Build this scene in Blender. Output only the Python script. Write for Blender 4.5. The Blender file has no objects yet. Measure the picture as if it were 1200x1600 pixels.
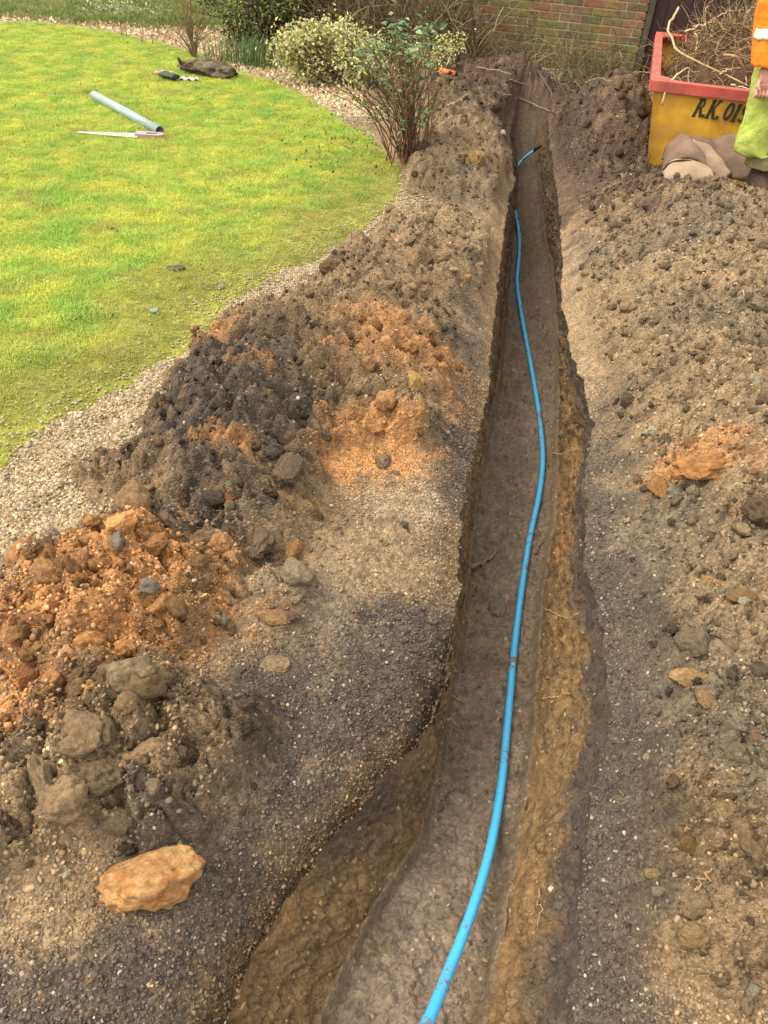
import bpy, math, random
import numpy as np
from mathutils import Vector, Matrix, Euler
rng = np.random.default_rng(7); random.seed(7)
S = bpy.context.scene
COL = S.collection

# ------------------------------------------------------------------ camera, light, exposure
TH, RO, H0, F = math.radians(40.7), math.radians(4.0), 1.6, 1155.0
cam = bpy.data.cameras.new('camera'); cam.sensor_fit = 'VERTICAL'; cam.sensor_height = 36.0
cam.lens = F/1600*36; cam.clip_start = 0.05; cam.clip_end = 2000
camo = bpy.data.objects.new('camera', cam); COL.objects.link(camo); S.camera = camo
RM = Matrix.Rotation(math.pi/2-TH, 3, 'X') @ Matrix.Rotation(RO, 3, 'Z')
camo.matrix_world = Matrix.Translation((0, 0, H0)) @ RM.to_4x4()
R3 = np.array(RM)
SUN_EL, SUN_AZ = math.radians(56), math.radians(-96)      # azimuth measured clockwise from +Y (the camera's heading)
w = bpy.data.worlds.new('World'); S.world = w; w.use_nodes = True
nt = w.node_tree; nt.nodes.clear()
sky = nt.nodes.new('ShaderNodeTexSky'); sky.sky_type = 'NISHITA'; sky.sun_disc = False
sky.sun_elevation = SUN_EL; sky.sun_rotation = SUN_AZ; sky.dust_density = 7.0; sky.air_density = 0.7; sky.ozone_density = 1.0
bg = nt.nodes.new('ShaderNodeBackground'); bg.inputs[1].default_value = 0.15
wo = nt.nodes.new('ShaderNodeOutputWorld')
cl = nt.nodes.new('ShaderNodeMix'); cl.data_type = 'RGBA'; cl.inputs[0].default_value = 0.72; cl.inputs[7].default_value = (6.6, 6.2, 5.5, 1)   # thin even cloud over the blue sky
nt.links.new(sky.outputs[0], cl.inputs[6]); nt.links.new(cl.outputs[2], bg.inputs[0]); nt.links.new(bg.outputs[0], wo.inputs[0])
sl = bpy.data.lights.new('sun', 'SUN'); sl.energy = 1.4; sl.angle = math.radians(32); sl.color = (1.0, 0.91, 0.76)
so = bpy.data.objects.new('sun', sl); COL.objects.link(so)
sd = Vector((math.sin(SUN_AZ)*math.cos(SUN_EL), math.cos(SUN_AZ)*math.cos(SUN_EL), math.sin(SUN_EL)))
so.rotation_euler = sd.to_track_quat('Z', 'Y').to_euler()
S.view_settings.view_transform = 'Standard'; S.view_settings.look = 'None'
S.view_settings.exposure = 1.38; S.view_settings.gamma = 1.0; S.view_settings.use_curve_mapping = False

# ------------------------------------------------------------------ layout helpers
def at(x, y, z=0.0):
    """ground point seen at photograph position x, y (1200x1600) on the level z"""
    d = R3 @ np.array([(x-600)/F, -(y-800)/F, -1.0]); t = (z-H0)/d[2]
    return np.array([d[0]*t, d[1]*t, z])
def up(x, y, Y):
    d = R3 @ np.array([(x-600)/F, -(y-800)/F, -1.0]); t = Y/d[1]
    return np.array([d[0]*t, Y, H0+d[2]*t])
def lin(c):
    c = np.array(c, float)/255.0
    return np.where(c <= 0.04045, c/12.92, ((c+0.055)/1.055)**2.4)

# ------------------------------------------------------------------ noise
def _h(ix, iy, iz, s):
    n = (ix*374761393 + iy*668265263 + iz*1274126177 + s*974711) & 0xffffffff
    n = ((n ^ (n >> 13))*1274126177) & 0xffffffff
    n = (n ^ (n >> 16))
    n = (n*2246822519) & 0xffffffff
    return ((n ^ (n >> 15)) & 0xffffff)/16777216.0
def vnoise(x, y, z=None, seed=0):
    """gradient-less smooth noise in -1..1"""
    x = np.asarray(x, float); y = np.asarray(y, float)
    ix = np.floor(x).astype(np.int64); iy = np.floor(y).astype(np.int64)
    fx = x-ix; fy = y-iy
    ux = fx*fx*fx*(fx*(fx*6-15)+10); uy = fy*fy*fy*(fy*(fy*6-15)+10)
    if z is None:
        def g(i, j):
            a = _h(ix+i, iy+j, 0*ix, seed)*2*np.pi
            return np.cos(a)*(fx-i)+np.sin(a)*(fy-j)
        return ((g(0, 0)*(1-ux)+g(1, 0)*ux)*(1-uy)+(g(0, 1)*(1-ux)+g(1, 1)*ux)*uy)*1.5
    z = np.asarray(z, float); iz = np.floor(z).astype(np.int64); fz = z-iz
    uz = fz*fz*(3-2*fz)
    def g(i, j, k):
        a = _h(ix+i, iy+j, iz+k, seed)*2*np.pi; c = _h(ix+i, iy+j, iz+k, seed+57)*2-1
        s = np.sqrt(1-c*c)
        return s*np.cos(a)*(fx-i)+s*np.sin(a)*(fy-j)+c*(fz-k)
    r = 0
    for k in (0, 1):
        wz = uz if k else 1-uz
        r = r + wz*((g(0, 0, k)*(1-ux)+g(1, 0, k)*ux)*(1-uy)+(g(0, 1, k)*(1-ux)+g(1, 1, k)*ux)*uy)
    return r*1.5
def fbm(x, y, sc, oc=4, seed=0, z=None):
    r = 0; a = 1; t = 0
    for o in range(oc):
        r = r + a*vnoise(x*sc, y*sc, None if z is None else z*sc, seed+o*13); t += a; a *= 0.5; sc *= 2.07
    return r/t
def bumps(x, y, cell, seed, keep=0.8):
    """field of lumps, 0..1: the nearest of jittered hemispheres of uneven size"""
    X = x/cell; Y = y/cell
    ix = np.floor(X).astype(np.int64); iy = np.floor(Y).astype(np.int64)
    out = np.zeros_like(X)
    for i in (-1, 0, 1):
        for j in (-1, 0, 1):
            cx = ix+i; cy = iy+j; o = 0*ix
            jx = cx+_h(cx, cy, o, seed); jy = cy+_h(cx, cy, o, seed+1)
            r = 0.35+0.5*_h(cx, cy, o, seed+2)
            a = _h(cx, cy, o, seed+4)*np.pi; e = 0.65+0.35*_h(cx, cy, o, seed+5)
            dx = X-jx; dy = Y-jy
            u = dx*np.cos(a)+dy*np.sin(a); v = (-dx*np.sin(a)+dy*np.cos(a))/e
            q = np.clip(1-(u*u+v*v)/(r*r), 0, 1)
            out = np.maximum(out, np.where(_h(cx, cy, o, seed+3) < keep, np.sqrt(q)*r, 0))
    return out
def sstep(a, b, x):
    t = np.clip((x-a)/(b-a), 0, 1); return t*t*(3-2*t)

# ------------------------------------------------------------------ object helpers
def tag(o, label=None, cat=None, group=None, kind=None):
    if label: o['label'] = label
    if cat: o['category'] = cat
    if group: o['group'] = group
    if kind: o['kind'] = kind
    return o
def empty(name, loc, label, cat, group=None, rz=0.0):
    o = bpy.data.objects.new(name, None); COL.objects.link(o); o.empty_display_size = 0.1
    o.location = [float(v) for v in loc]; o.rotation_euler.z = rz
    return tag(o, label, cat, group)
def mesh_np(name, V, Fc, mat, parent=None, smooth=True, cols=None, loc=None):
    """Fc: list of (n, k) integer arrays; cols: per-vertex rgba"""
    me = bpy.data.meshes.new(name)
    V = np.asarray(V, np.float32)
    if loc is not None: V = V-np.asarray(loc, np.float32)
    Fc = [np.asarray(f, np.int32) for f in Fc if len(f)]
    nl = sum(f.size for f in Fc); nf = sum(len(f) for f in Fc)
    me.vertices.add(len(V)); me.vertices.foreach_set('co', V.ravel())
    me.loops.add(nl); me.polygons.add(nf)
    me.loops.foreach_set('vertex_index', np.concatenate([f.ravel() for f in Fc]))
    tot = np.concatenate([np.full(len(f), f.shape[1], np.int32) for f in Fc])
    st = np.concatenate([[0], np.cumsum(tot)[:-1]]).astype(np.int32)
    me.polygons.foreach_set('loop_start', st); me.polygons.foreach_set('loop_total', tot)
    me.polygons.foreach_set('use_smooth', np.full(nf, smooth))
    me.update(calc_edges=True)
    if cols is not None:
        a = me.color_attributes.new('Col', 'FLOAT_COLOR', 'POINT')
        c = np.ones((len(V), 4), np.float32); c[:, :cols.shape[1]] = cols
        a.data.foreach_set('color', c.ravel())
    if mat: me.materials.append(mat)
    o = bpy.data.objects.new(name, me); COL.objects.link(o)
    if loc is not None: o.location = [float(v) for v in loc]
    if parent: o.parent = parent
    return o
class Acc:
    def __init__(s): s.v = []; s.f = {3: [], 4: []}; s.c = []; s.n = 0
    def add(s, V, Fs, col=None):
        V = np.asarray(V, float); s.v.append(V)
        for f in Fs:
            f = np.asarray(f, int)
            if f.size: s.f[f.shape[1]].append(f+s.n)
        s.c.append(np.tile(np.array(col if col is not None else (1, 1, 1), float)[:3], (len(V), 1)) if np.ndim(col) < 2 else col)
        s.n += len(V)
    def build(s, name, mat, parent=None, smooth=True, loc=None):
        return mesh_np(name, np.concatenate(s.v), [np.concatenate(s.f[k]) for k in (3, 4) if s.f[k]], mat, parent, smooth, np.concatenate(s.c), loc)
    def tube(s, P, r, sides=6, col=None, cap=True):
        P = np.asarray(P, float); n = len(P); r = np.broadcast_to(np.asarray(r, float), (n,))
        T = np.gradient(P, axis=0); T /= np.linalg.norm(T, axis=1)[:, None]+1e-9
        ref = np.array([0, 0, 1.0]) if abs(T[:, 2]).mean() < 0.8 else np.array([1.0, 0, 0])
        A = np.cross(T, ref); A /= np.linalg.norm(A, axis=1)[:, None]+1e-9; B = np.cross(T, A)
        a = np.linspace(0, 2*np.pi, sides, endpoint=False)
        V = P[:, None]+r[:, None, None]*(A[:, None]*np.cos(a)[None, :, None]+B[:, None]*np.sin(a)[None, :, None])
        i = np.arange(n-1)[:, None]*sides; j = np.arange(sides)[None]; k = (j+1) % sides
        Q = np.stack([i+j, i+k, i+k+sides, i+j+sides], -1).reshape(-1, 4)
        V = V.reshape(-1, 3); Fs = [Q]
        if cap:
            V = np.concatenate([V, P[:1], P[-1:]]); b = n*sides
            Fs.append(np.stack([j[0]*0+b, k[0], j[0]], -1)); Fs.append(np.stack([j[0]*0+b+1, j[0]+(n-1)*sides, k[0]+(n-1)*sides], -1))
        s.add(V, Fs, col)
    def box(s, c, h, M=None, col=None):
        c = np.array(c, float); h = np.array(h, float)
        V = np.array([[x, y, z] for x in (-1, 1) for y in (-1, 1) for z in (-1, 1)])*h
        if M is not None: V = V @ np.array(M).T
        s.add(V+c, [[[0, 1, 3, 2], [4, 6, 7, 5], [0, 4, 5, 1], [2, 3, 7, 6], [0, 2, 6, 4], [1, 5, 7, 3]]], col)
    def loft(s, rings, col=None, close=True, cap=True):
        n = len(rings); k = len(rings[0]); V = np.concatenate(rings)
        i = np.arange(n-1)[:, None]*k; j = np.arange(k if close else k-1)[None]; q = (j+1) % k
        Fs = [np.stack([i+j, i+q, i+q+k, i+j+k], -1).reshape(-1, 4)]
        if cap and close:
            V = np.concatenate([V, [np.mean(rings[0], 0)], [np.mean(rings[-1], 0)]]); b = n*k
            Fs.append(np.stack([j[0]*0+b, q[0], j[0]], -1)); Fs.append(np.stack([j[0]*0+b+1, j[0]+(n-1)*k, q[0]+(n-1)*k], -1))
        s.add(V, Fs, col)
    def leaves(s, C, D, N, L, W, col, curl=0.15):
        """C centres of leaf bases, D directions, N normals, L/W lengths/widths (n), col (n,3)"""
        C = np.asarray(C, float); n = len(C)
        D = D/(np.linalg.norm(D, axis=1)[:, None]+1e-9); B = np.cross(N, D); B /= np.linalg.norm(B, axis=1)[:, None]+1e-9
        N = np.cross(D, B); L = np.broadcast_to(L, (n,))[:, None]; W = np.broadcast_to(W, (n,))[:, None]
        m = C+D*L*0.45
        V = np.stack([C, m+B*W*0.5+N*W*0.18, m-N*0.0, m-B*W*0.5+N*W*0.18, C+D*L-N*L*curl], 1)
        f = np.array([[0, 2, 1], [0, 3, 2], [1, 2, 4], [2, 3, 4]])
        Fc = (np.arange(n)[:, None, None]*5+f[None]).reshape(-1, 3)
        s.add(V.reshape(-1, 3), [Fc], np.repeat(col, 5, 0))

# ------------------------------------------------------------------ materials
def mat(name, col=(0.5, 0.5, 0.5), rough=0.8, spec=0.3, bump=0.0, bscale=50.0, var=0.0, vscale=8.0, col2=None, attr=None, metallic=0.0, trans=0.0):
    m = bpy.data.materials.new(name); m.use_nodes = True; t = m.node_tree; p = t.nodes['Principled BSDF']
    p.inputs['Roughness'].default_value = rough; p.inputs['Specular IOR Level'].default_value = spec; p.inputs['Metallic'].default_value = metallic
    tc = t.nodes.new('ShaderNodeTexCoord').outputs['Object']
    if attr:
        a = t.nodes.new('ShaderNodeAttribute'); a.attribute_type = attr[0]; a.attribute_name = attr[1]; base = a.outputs['Color']
    else:
        r = t.nodes.new('ShaderNodeRGB'); r.outputs[0].default_value = (*col, 1); base = r.outputs[0]
    def noise(sc, det=6, ro=0.6):
        n = t.nodes.new('ShaderNodeTexNoise'); n.inputs['Scale'].default_value = sc; n.inputs['Detail'].default_value = det; n.inputs['Roughness'].default_value = ro
        t.links.new(tc, n.inputs['Vector']); return n.outputs['Fac']
    if col2 is not None:
        mx = t.nodes.new('ShaderNodeMix'); mx.data_type = 'RGBA'; mr = t.nodes.new('ShaderNodeMapRange')
        mr.inputs[1].default_value = 0.42; mr.inputs[2].default_value = 0.62
        t.links.new(noise(vscale*0.7), mr.inputs[0]); t.links.new(mr.outputs[0], mx.inputs[0]); t.links.new(base, mx.inputs[6])
        mx.inputs[7].default_value = (*col2, 1); base = mx.outputs[2]
    if var > 0:
        mr = t.nodes.new('ShaderNodeMapRange'); mr.inputs[1].default_value = 0.3; mr.inputs[2].default_value = 0.7
        mr.inputs[3].default_value = 1-var; mr.inputs[4].default_value = 1+var
        t.links.new(noise(vscale), mr.inputs[0])
        vm = t.nodes.new('ShaderNodeVectorMath'); vm.operation = 'SCALE'; t.links.new(base, vm.inputs[0]); t.links.new(mr.outputs[0], vm.inputs['Scale']); base = vm.outputs[0]
    t.links.new(base, p.inputs['Base Color'])
    if bump > 0:
        b = t.nodes.new('ShaderNodeBump'); b.inputs['Strength'].default_value = 1.0; b.inputs['Distance'].default_value = bump
        t.links.new(noise(bscale, 8, 0.65), b.inputs['Height']); t.links.new(b.outputs[0], p.inputs['Normal'])
    if trans > 0:
        tr = t.nodes.new('ShaderNodeBsdfTranslucent'); t.links.new(base, tr.inputs[0]); ms = t.nodes.new('ShaderNodeMixShader'); ms.inputs[0].default_value = trans
        t.links.new(p.outputs[0], ms.inputs[1]); t.links.new(tr.outputs[0], ms.inputs[2]); t.links.new(ms.outputs[0], t.nodes['Material Output'].inputs[0])
    return m
def soil_mat(name, peb=1.0, fine=0.0022):
    m = bpy.data.materials.new(name); m.use_nodes = True; t = m.node_tree; p = t.nodes['Principled BSDF']
    p.inputs['Roughness'].default_value = 0.82; p.inputs['Specular IOR Level'].default_value = 0.28
    tc = t.nodes.new('ShaderNodeTexCoord').outputs['Object']
    a = t.nodes.new('ShaderNodeVertexColor'); a.layer_name = 'Col'
    def N(ty, **k):
        n = t.nodes.new(ty)
        for q, v in k.items(): n.inputs[q].default_value = v
        return n
    L = t.links.new
    n1 = N('ShaderNodeTexNoise', Scale=22.0, Detail=8.0, Roughness=0.7); L(tc, n1.inputs['Vector'])
    vo = N('ShaderNodeTexVoronoi', Scale=135.0, Randomness=1.0); L(tc, vo.inputs['Vector'])
    vo2 = N('ShaderNodeTexVoronoi', Scale=330.0, Randomness=1.0); L(tc, vo2.inputs['Vector'])
    # tone: broad noise times the tone of each crumb
    mr = N('ShaderNodeMapRange'); mr.inputs[1].default_value = 0.3; mr.inputs[2].default_value = 0.7; mr.inputs[3].default_value = 0.72; mr.inputs[4].default_value = 1.28; L(n1.outputs['Fac'], mr.inputs[0])
    sep = N('ShaderNodeSeparateColor'); L(vo.outputs['Color'], sep.inputs[0])
    m2 = N('ShaderNodeMapRange'); m2.inputs[3].default_value = 1-0.4*peb; m2.inputs[4].default_value = 1+0.4*peb; L(sep.outputs[0], m2.inputs[0])
    mu = N('ShaderNodeMath'); mu.operation = 'MULTIPLY'; L(mr.outputs[0], mu.inputs[0]); L(m2.outputs[0], mu.inputs[1])
    vm = N('ShaderNodeVectorMath'); vm.operation = 'SCALE'; L(a.outputs['Color'], vm.inputs[0]); L(mu.outputs[0], vm.inputs['Scale'])
    # pale grit: a few cells only
    gt = N('ShaderNodeMath'); gt.operation = 'GREATER_THAN'; gt.inputs[1].default_value = 1-0.008*peb; L(sep.outputs[1], gt.inputs[0])
    mx = N('ShaderNodeMix'); mx.data_type = 'RGBA'; L(gt.outputs[0], mx.inputs[0]); L(vm.outputs[0], mx.inputs[6]); mx.inputs[7].default_value = (0.30, 0.25, 0.18, 1)
    L(mx.outputs[2], p.inputs['Base Color'])
    ad = N('ShaderNodeMath'); ad.operation = 'MULTIPLY_ADD'; ad.inputs[1].default_value = -0.9*peb; L(vo.outputs['Distance'], ad.inputs[0])
    n2 = N('ShaderNodeTexNoise', Scale=70.0, Detail=8.0, Roughness=0.75); L(tc, n2.inputs['Vector']); L(n2.outputs['Fac'], ad.inputs[2])
    a2 = N('ShaderNodeMath'); a2.operation = 'MULTIPLY_ADD'; a2.inputs[1].default_value = -0.35; L(vo2.outputs['Distance'], a2.inputs[0]); L(ad.outputs[0], a2.inputs[2])
    b = N('ShaderNodeBump', Strength=1.0, Distance=fine*2.2); L(a2.outputs[0], b.inputs['Height']); L(b.outputs[0], p.inputs['Normal'])
    return m
M_soil = soil_mat('soil'); M_heap = soil_mat('heap_soil', 0.8, 0.0034); M_clay = soil_mat('clay_wall', 0.6, 0.0022)
M_clod = mat('clods', rough=0.9, spec=0.2, bump=0.012, bscale=8, var=0.4, vscale=4, attr=('INSTANCER', 'icol'))
M_peb = mat('pebbles', rough=0.6, spec=0.35, var=0.15, vscale=60, attr=('INSTANCER', 'icol'))
M_grass = mat('grass_blades', rough=0.55, spec=0.25, attr=('INSTANCER', 'icol'), trans=0.35)
M_leaf = mat('leaf', rough=0.5, spec=0.35, attr=('GEOMETRY', 'Col'), trans=0.25)
M_twig = mat('twig_bark', rough=0.85, var=0.3, vscale=40, bump=0.001, bscale=120, attr=('GEOMETRY', 'Col'))

# ------------------------------------------------------------------ trench lines, read off the photograph
def line(pts, z=0.0):
    P = np.array([at(x, y, z if len(p) == 0 else p[0])[:2] for x, y, *p in pts]); P = P[np.argsort(P[:, 1])]
    return P
FLOORZ = np.array([(-3.0, -0.30), (0.35, -0.36), (0.7, -0.36), (1.1, -0.46), (1.6, -0.56), (2.2, -0.62), (6.3, -0.62), (7.2, -0.55), (7.7, -0.44), (8.0, -0.26), (8.35, -0.08), (8.8, 0.0)])
def floorz(Y): return np.interp(Y, FLOORZ[:, 0], FLOORZ[:, 1])
def line_floor(pts):
    out = []
    for x, y in pts:
        z = -0.5
        for _ in range(12): p = at(x, y, z); z = 0.5*z+0.5*float(floorz(p[1]))
        out.append(p[:2])
    out = np.array(out); return out[np.argsort(out[:, 1])]
TLp = line([(350, 1600), (388, 1500), (440, 1400), (520, 1300), (606, 1200), (650, 1150), (684, 1100), (702, 1050), (710, 1000), (716, 920), (720, 850), (722, 790), (736, 720), (752, 660), (764, 600), (773, 500), (783, 400), (796, 300), (806, 280), (803, 255), (800, 225), (798, 195), (806, 170), (815, 140)], -0.04)
TRp = line([(900, 1600), (903, 1500), (912, 1375), (925, 1262), (943, 1187), (955, 1100), (948, 1000), (930, 930), (914, 870), (916, 800), (914, 735), (925, 690), (932, 655), (912, 600), (893, 540), (878, 475), (880, 420), (877, 340), (872, 300), (864, 250), (858, 200), (856, 170), (850, 140)], -0.055)
FLp = line_floor([(500, 1600), (532, 1525), (570, 1450), (606, 1390), (648, 1330), (680, 1220), (697, 1100), (718, 1000), (730, 900), (740, 800), (750, 730), (762, 670), (777, 600), (785, 500), (795, 400), (803, 330), (806, 300), (808, 270), (805, 240), (803, 215)])
FRp = line_floor([(752, 1600), (770, 1525), (790, 1430), (806, 1337), (823, 1225), (836, 1100), (842, 980), (850, 908), (864, 822), (868, 735), (872, 640), (871, 540), (866, 475), (862, 420), (851, 380), (845, 330), (843, 300), (841, 270), (838, 240), (835, 215)])
for _P in (TLp, TRp, FLp, FRp):
    pass
def edge(P, Y):
    Y = np.asarray(Y, float)
    x = np.interp(Y, P[:, 1], P[:, 0])
    s0 = 0.0
    hi = P[-1, 1]; x = np.where(Y > hi, P[-1, 0]+(Y-hi)*0.14, x)
    return x
def edges(Y):
    tl = edge(TLp, Y); tr = edge(TRp, Y); fl = edge(FLp, Y); fr = edge(FRp, Y)
    tl = tl+0.010*vnoise(Y*9, Y*0+3.3)+0.006*vnoise(Y*31, Y*0+1.3)
    tr = tr+0.012*vnoise(Y*8, Y*0+7.3)+0.007*vnoise(Y*27, Y*0+2.3)
    fl = fl+0.006*vnoise(Y*12, Y*0+11.3); fr = fr+0.008*vnoise(Y*11, Y*0+17.3)
    m = 0.5*(tl+tr); fl = np.maximum(fl, tl+0.012); fr = np.maximum(fr, fl+0.1); tr = np.maximum(tr, fr-0.10)
    return tl, fl, fr, tr

# ------------------------------------------------------------------ soil zones (position, size in the photograph's pixels, laid on the ground)
def zone(x, y, rx, ry, z=0.0):
    c = at(x, y, z); sx = abs(at(x+rx, y, z)[0]-c[0]); sy = abs(at(x, y-ry, z)[1]-at(x, y+ry, z)[1])/2
    return c[0], c[1], sx, sy
HEAPS = [  # x, y, rx, ry, height, sharpness
 (190, 900, 165, 85, 0.15), (120, 980, 130, 70, 0.12), (200, 1150, 190, 130, 0.12), (60, 1240, 150, 110, 0.08), (235, 860, 110, 50, 0.07),
 (370, 640, 120, 80, 0.17), (450, 540, 130, 70, 0.17), (560, 520, 130, 75, 0.16), (600, 590, 110, 45, 0.10), (340, 740, 140, 60, 0.13), (400, 810, 110, 50, 0.08), (580, 660, 90, 40, 0.05), (170, 740, 80, 40, 0.05),
 (690, 385, 95, 55, 0.13), (620, 420, 90, 50, 0.10), (560, 445, 80, 30, 0.08), (720, 245, 80, 42, 0.16), (680, 290, 70, 22, 0.08), (700, 160, 90, 40, 0.20), (770, 125, 60, 25, 0.15), (812, 128, 50, 18, 0.20), (600, 655, 75, 30, 0.11), (530, 690, 45, 22, 0.06), (560, 890, 95, 45, 0.045), (455, 945, 80, 38, 0.06), (610, 835, 60, 40, 0.035), (660, 900, 45, 26, 0.03),
 (1130, 360, 130, 62, 0.27), (1060, 330, 110, 45, 0.14), (1170, 450, 150, 80, 0.26), (1050, 480, 110, 90, 0.14), (1130, 620, 130, 100, 0.18), (1200, 760, 130, 90, 0.20), (1090, 760, 110, 80, 0.08), (1180, 950, 140, 110, 0.14), (1120, 1080, 120, 70, 0.06), (1190, 1240, 130, 120, 0.12), (1150, 1420, 140, 110, 0.10), (1090, 1330, 90, 60, 0.05),
 (955, 185, 62, 34, 0.44), (985, 205, 50, 30, 0.20), (900, 215, 40, 26, 0.14)]
HZ = [(*zone(x, y, rx, ry, h*0.5), h) for x, y, rx, ry, h in HEAPS]
def heapz(X, Y):
    wx = X+0.05*vnoise(X*5, Y*5, seed=3)+0.02*vnoise(X*17, Y*17, seed=5); wy = Y+0.07*vnoise(X*5, Y*5, seed=4)+0.03*vnoise(X*15, Y*15, seed=6)
    z = np.zeros_like(X)
    for cx, cy, sx, sy, h in HZ:
        d = ((wx-cx)/sx)**2+((wy-cy)/sy)**2
        g = h*np.exp(-0.9*d**1.25)
        z = np.maximum(z, g)+0.35*np.minimum(z, g)
    return z
def poly_mask(X, Y, P):
    """signed-ish inside mask by winding; plus distance to the outline"""
    ins = np.zeros(X.shape, bool); d = np.full(X.shape, 1e9)
    n = len(P)
    for i in range(n):
        x1, y1 = P[i]; x2, y2 = P[(i+1) % n]
        c = ((y1 > Y) != (y2 > Y)) & (X < (x2-x1)*(Y-y1)/(y2-y1+1e-12)+x1); ins ^= c
        ex, ey = x2-x1, y2-y1; t = np.clip(((X-x1)*ex+(Y-y1)*ey)/(ex*ex+ey*ey+1e-12), 0, 1)
        d = np.minimum(d, np.hypot(X-x1-t*ex, Y-y1-t*ey))
    return ins, np.where(ins, d, -d)
LAWN = [at(x, y)[:2] for x, y in [(-60, 800), (0, 745), (60, 680), (150, 635), (240, 585), (310, 548), (345, 515), (352, 478), (400, 448), (450, 425), (505, 408), (560, 370), (600, 338), (622, 310), (630, 285), (618, 258), (590, 225), (555, 200), (520, 180), (480, 152), (440, 135), (400, 122), (362, 112), (330, 92), (270, 74), (200, 56), (120, 42), (60, 38), (0, 36)]]
LAWN = LAWN+[np.array((-14.0, 10.6)), np.array((-14.0, 1.0)), np.array((-3.0, 1.0))]
ZONES = [  # painted in order: x, y, rx, ry, colour, strength
 ('grav', 'pale')]
C_ = dict(brown=lin((142, 115, 80)), tan=lin((154, 128, 92)), dark=lin((84, 72, 60)), orange=lin((190, 132, 66)), pale=lin((160, 138, 108)), grav=lin((188, 168, 130)), clay=lin((148, 112, 64)),
          floor=lin((130, 112, 92)), root=lin((92, 70, 52)), grey=lin((122, 107, 84)), umber=lin((118, 93, 58)))
def Z(x, y, rx, ry, c, s=1.0, z=None): return (*zone(x, y, rx, ry, (0.14 if x > 960 or (y < 700 and x < 680) or x < 300 else 0.03) if z is None else z), C_[c], s)
PAINT = [Z(620, 1050, 260, 200, 'dark'), Z(450, 1300, 200, 330, 'dark'), Z(200, 1560, 330, 130, 'dark'), Z(40, 1400, 90, 70, 'tan', .7), Z(700, 800, 40, 250, 'brown', .6),
 Z(740, 560, 60, 120, 'dark', .8), Z(740, 640, 60, 60, 'dark'), Z(720, 760, 50, 200, 'dark', .75), Z(625, 775, 70, 50, 'pale', .85), Z(590, 860, 90, 50, 'tan', .8), Z(470, 940, 120, 55, 'pale', .75), Z(640, 900, 90, 40, 'tan', .7), Z(430, 990, 60, 40, 'tan', .6),
 Z(650, 970, 60, 60, 'dark', .9), Z(160, 1170, 210, 170, 'brown'), Z(140, 1080, 190, 70, 'umber', .8), Z(60, 1250, 120, 90, 'tan', .7), Z(190, 1240, 130, 60, 'brown'),
 Z(400, 600, 190, 130, 'umber'), Z(370, 600, 110, 60, 'dark'), Z(520, 470, 130, 60, 'brown'), Z(300, 690, 130, 60, 'dark'), Z(260, 790, 120, 50, 'dark'), Z(150, 790, 110, 70, 'brown', .9), Z(200, 720, 80, 40, 'brown', .7), Z(460, 660, 80, 70, 'dark', .9),
 Z(600, 660, 75, 36, 'orange', .9), Z(540, 690, 60, 30, 'orange', .8), Z(650, 550, 80, 40, 'orange', .7), Z(570, 545, 60, 40, 'orange', .45), Z(610, 600, 70, 30, 'brown', .7), Z(540, 720, 25, 18, 'orange', .9), Z(470, 780, 40, 50, 'umber', .9), Z(355, 745, 45, 25, 'orange', .6), Z(395, 600, 45, 14, 'orange', .3), Z(340, 520, 35, 25, 'orange', .5),
 Z(190, 890, 185, 84, 'orange'), Z(130, 970, 160, 90, 'orange'), Z(230, 960, 90, 60, 'orange', .8), Z(25, 1050, 55, 60, 'orange', .9), Z(75, 1010, 40, 30, 'clay', .7), Z(310, 960, 24, 80, 'umber', .7), Z(265, 1040, 60, 40, 'brown', .8),
 Z(690, 370, 100, 70, 'tan'), Z(620, 430, 90, 50, 'brown', .9), Z(720, 235, 90, 45, 'brown'), Z(740, 225, 50, 25, 'tan', .6), Z(690, 300, 80, 30, 'grey', .8), Z(700, 150, 120, 40, 'root'), Z(820, 130, 120, 40, 'root'),
 Z(660, 270, 70, 22, 'umber', .6),
 Z(1010, 560, 160, 330, 'tan'), Z(1120, 420, 140, 130, 'tan', .9), Z(1130, 520, 120, 30, 'grey', .6), Z(1030, 380, 110, 40, 'grey', .8), Z(960, 330, 60, 60, 'brown', .7), Z(1140, 300, 90, 30, 'tan'), Z(1000, 800, 110, 110, 'grey', .9), Z(980, 640, 60, 60, 'tan', .7),
 Z(1160, 700, 100, 60, 'tan', .9), Z(1090, 730, 60, 34, 'orange', .75), Z(1060, 1060, 160, 120, 'grey', .9), Z(1000, 1100, 50, 220, 'dark', .7), Z(1030, 1240, 70, 70, 'dark', .9), Z(960, 1450, 60, 160, 'dark', .9), Z(1130, 940, 90, 70, 'tan', .6), Z(960, 900, 50, 60, 'dark', .5),
 Z(1130, 1300, 90, 110, 'umber', .6), Z(1120, 1450, 120, 120, 'brown', .9), Z(1060, 1390, 60, 40, 'tan', .6), Z(1180, 1200, 60, 60, 'grey', .7),
 Z(1000, 268, 90, 24, 'grav', .9, 0.03), Z(955, 190, 115, 80, 'root', 1, .2), Z(870, 250, 60, 60, 'root', .9, .05), Z(990, 150, 40, 12, 'umber', .7, .4), Z(330, 1430, 200, 190, 'dark', .8, 0.), Z(120, 1560, 240, 90, 'dark', .8, 0.), Z(560, 1090, 170, 110, 'dark', .8, 0.), Z(820, 170, 90, 60, 'root', .9, 0.), Z(580, 165, 90, 40, 'umber', .8, 0.)]
GRAVZ = [zone(*q) for q in [(1000, 268, 80, 20)]]
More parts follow.
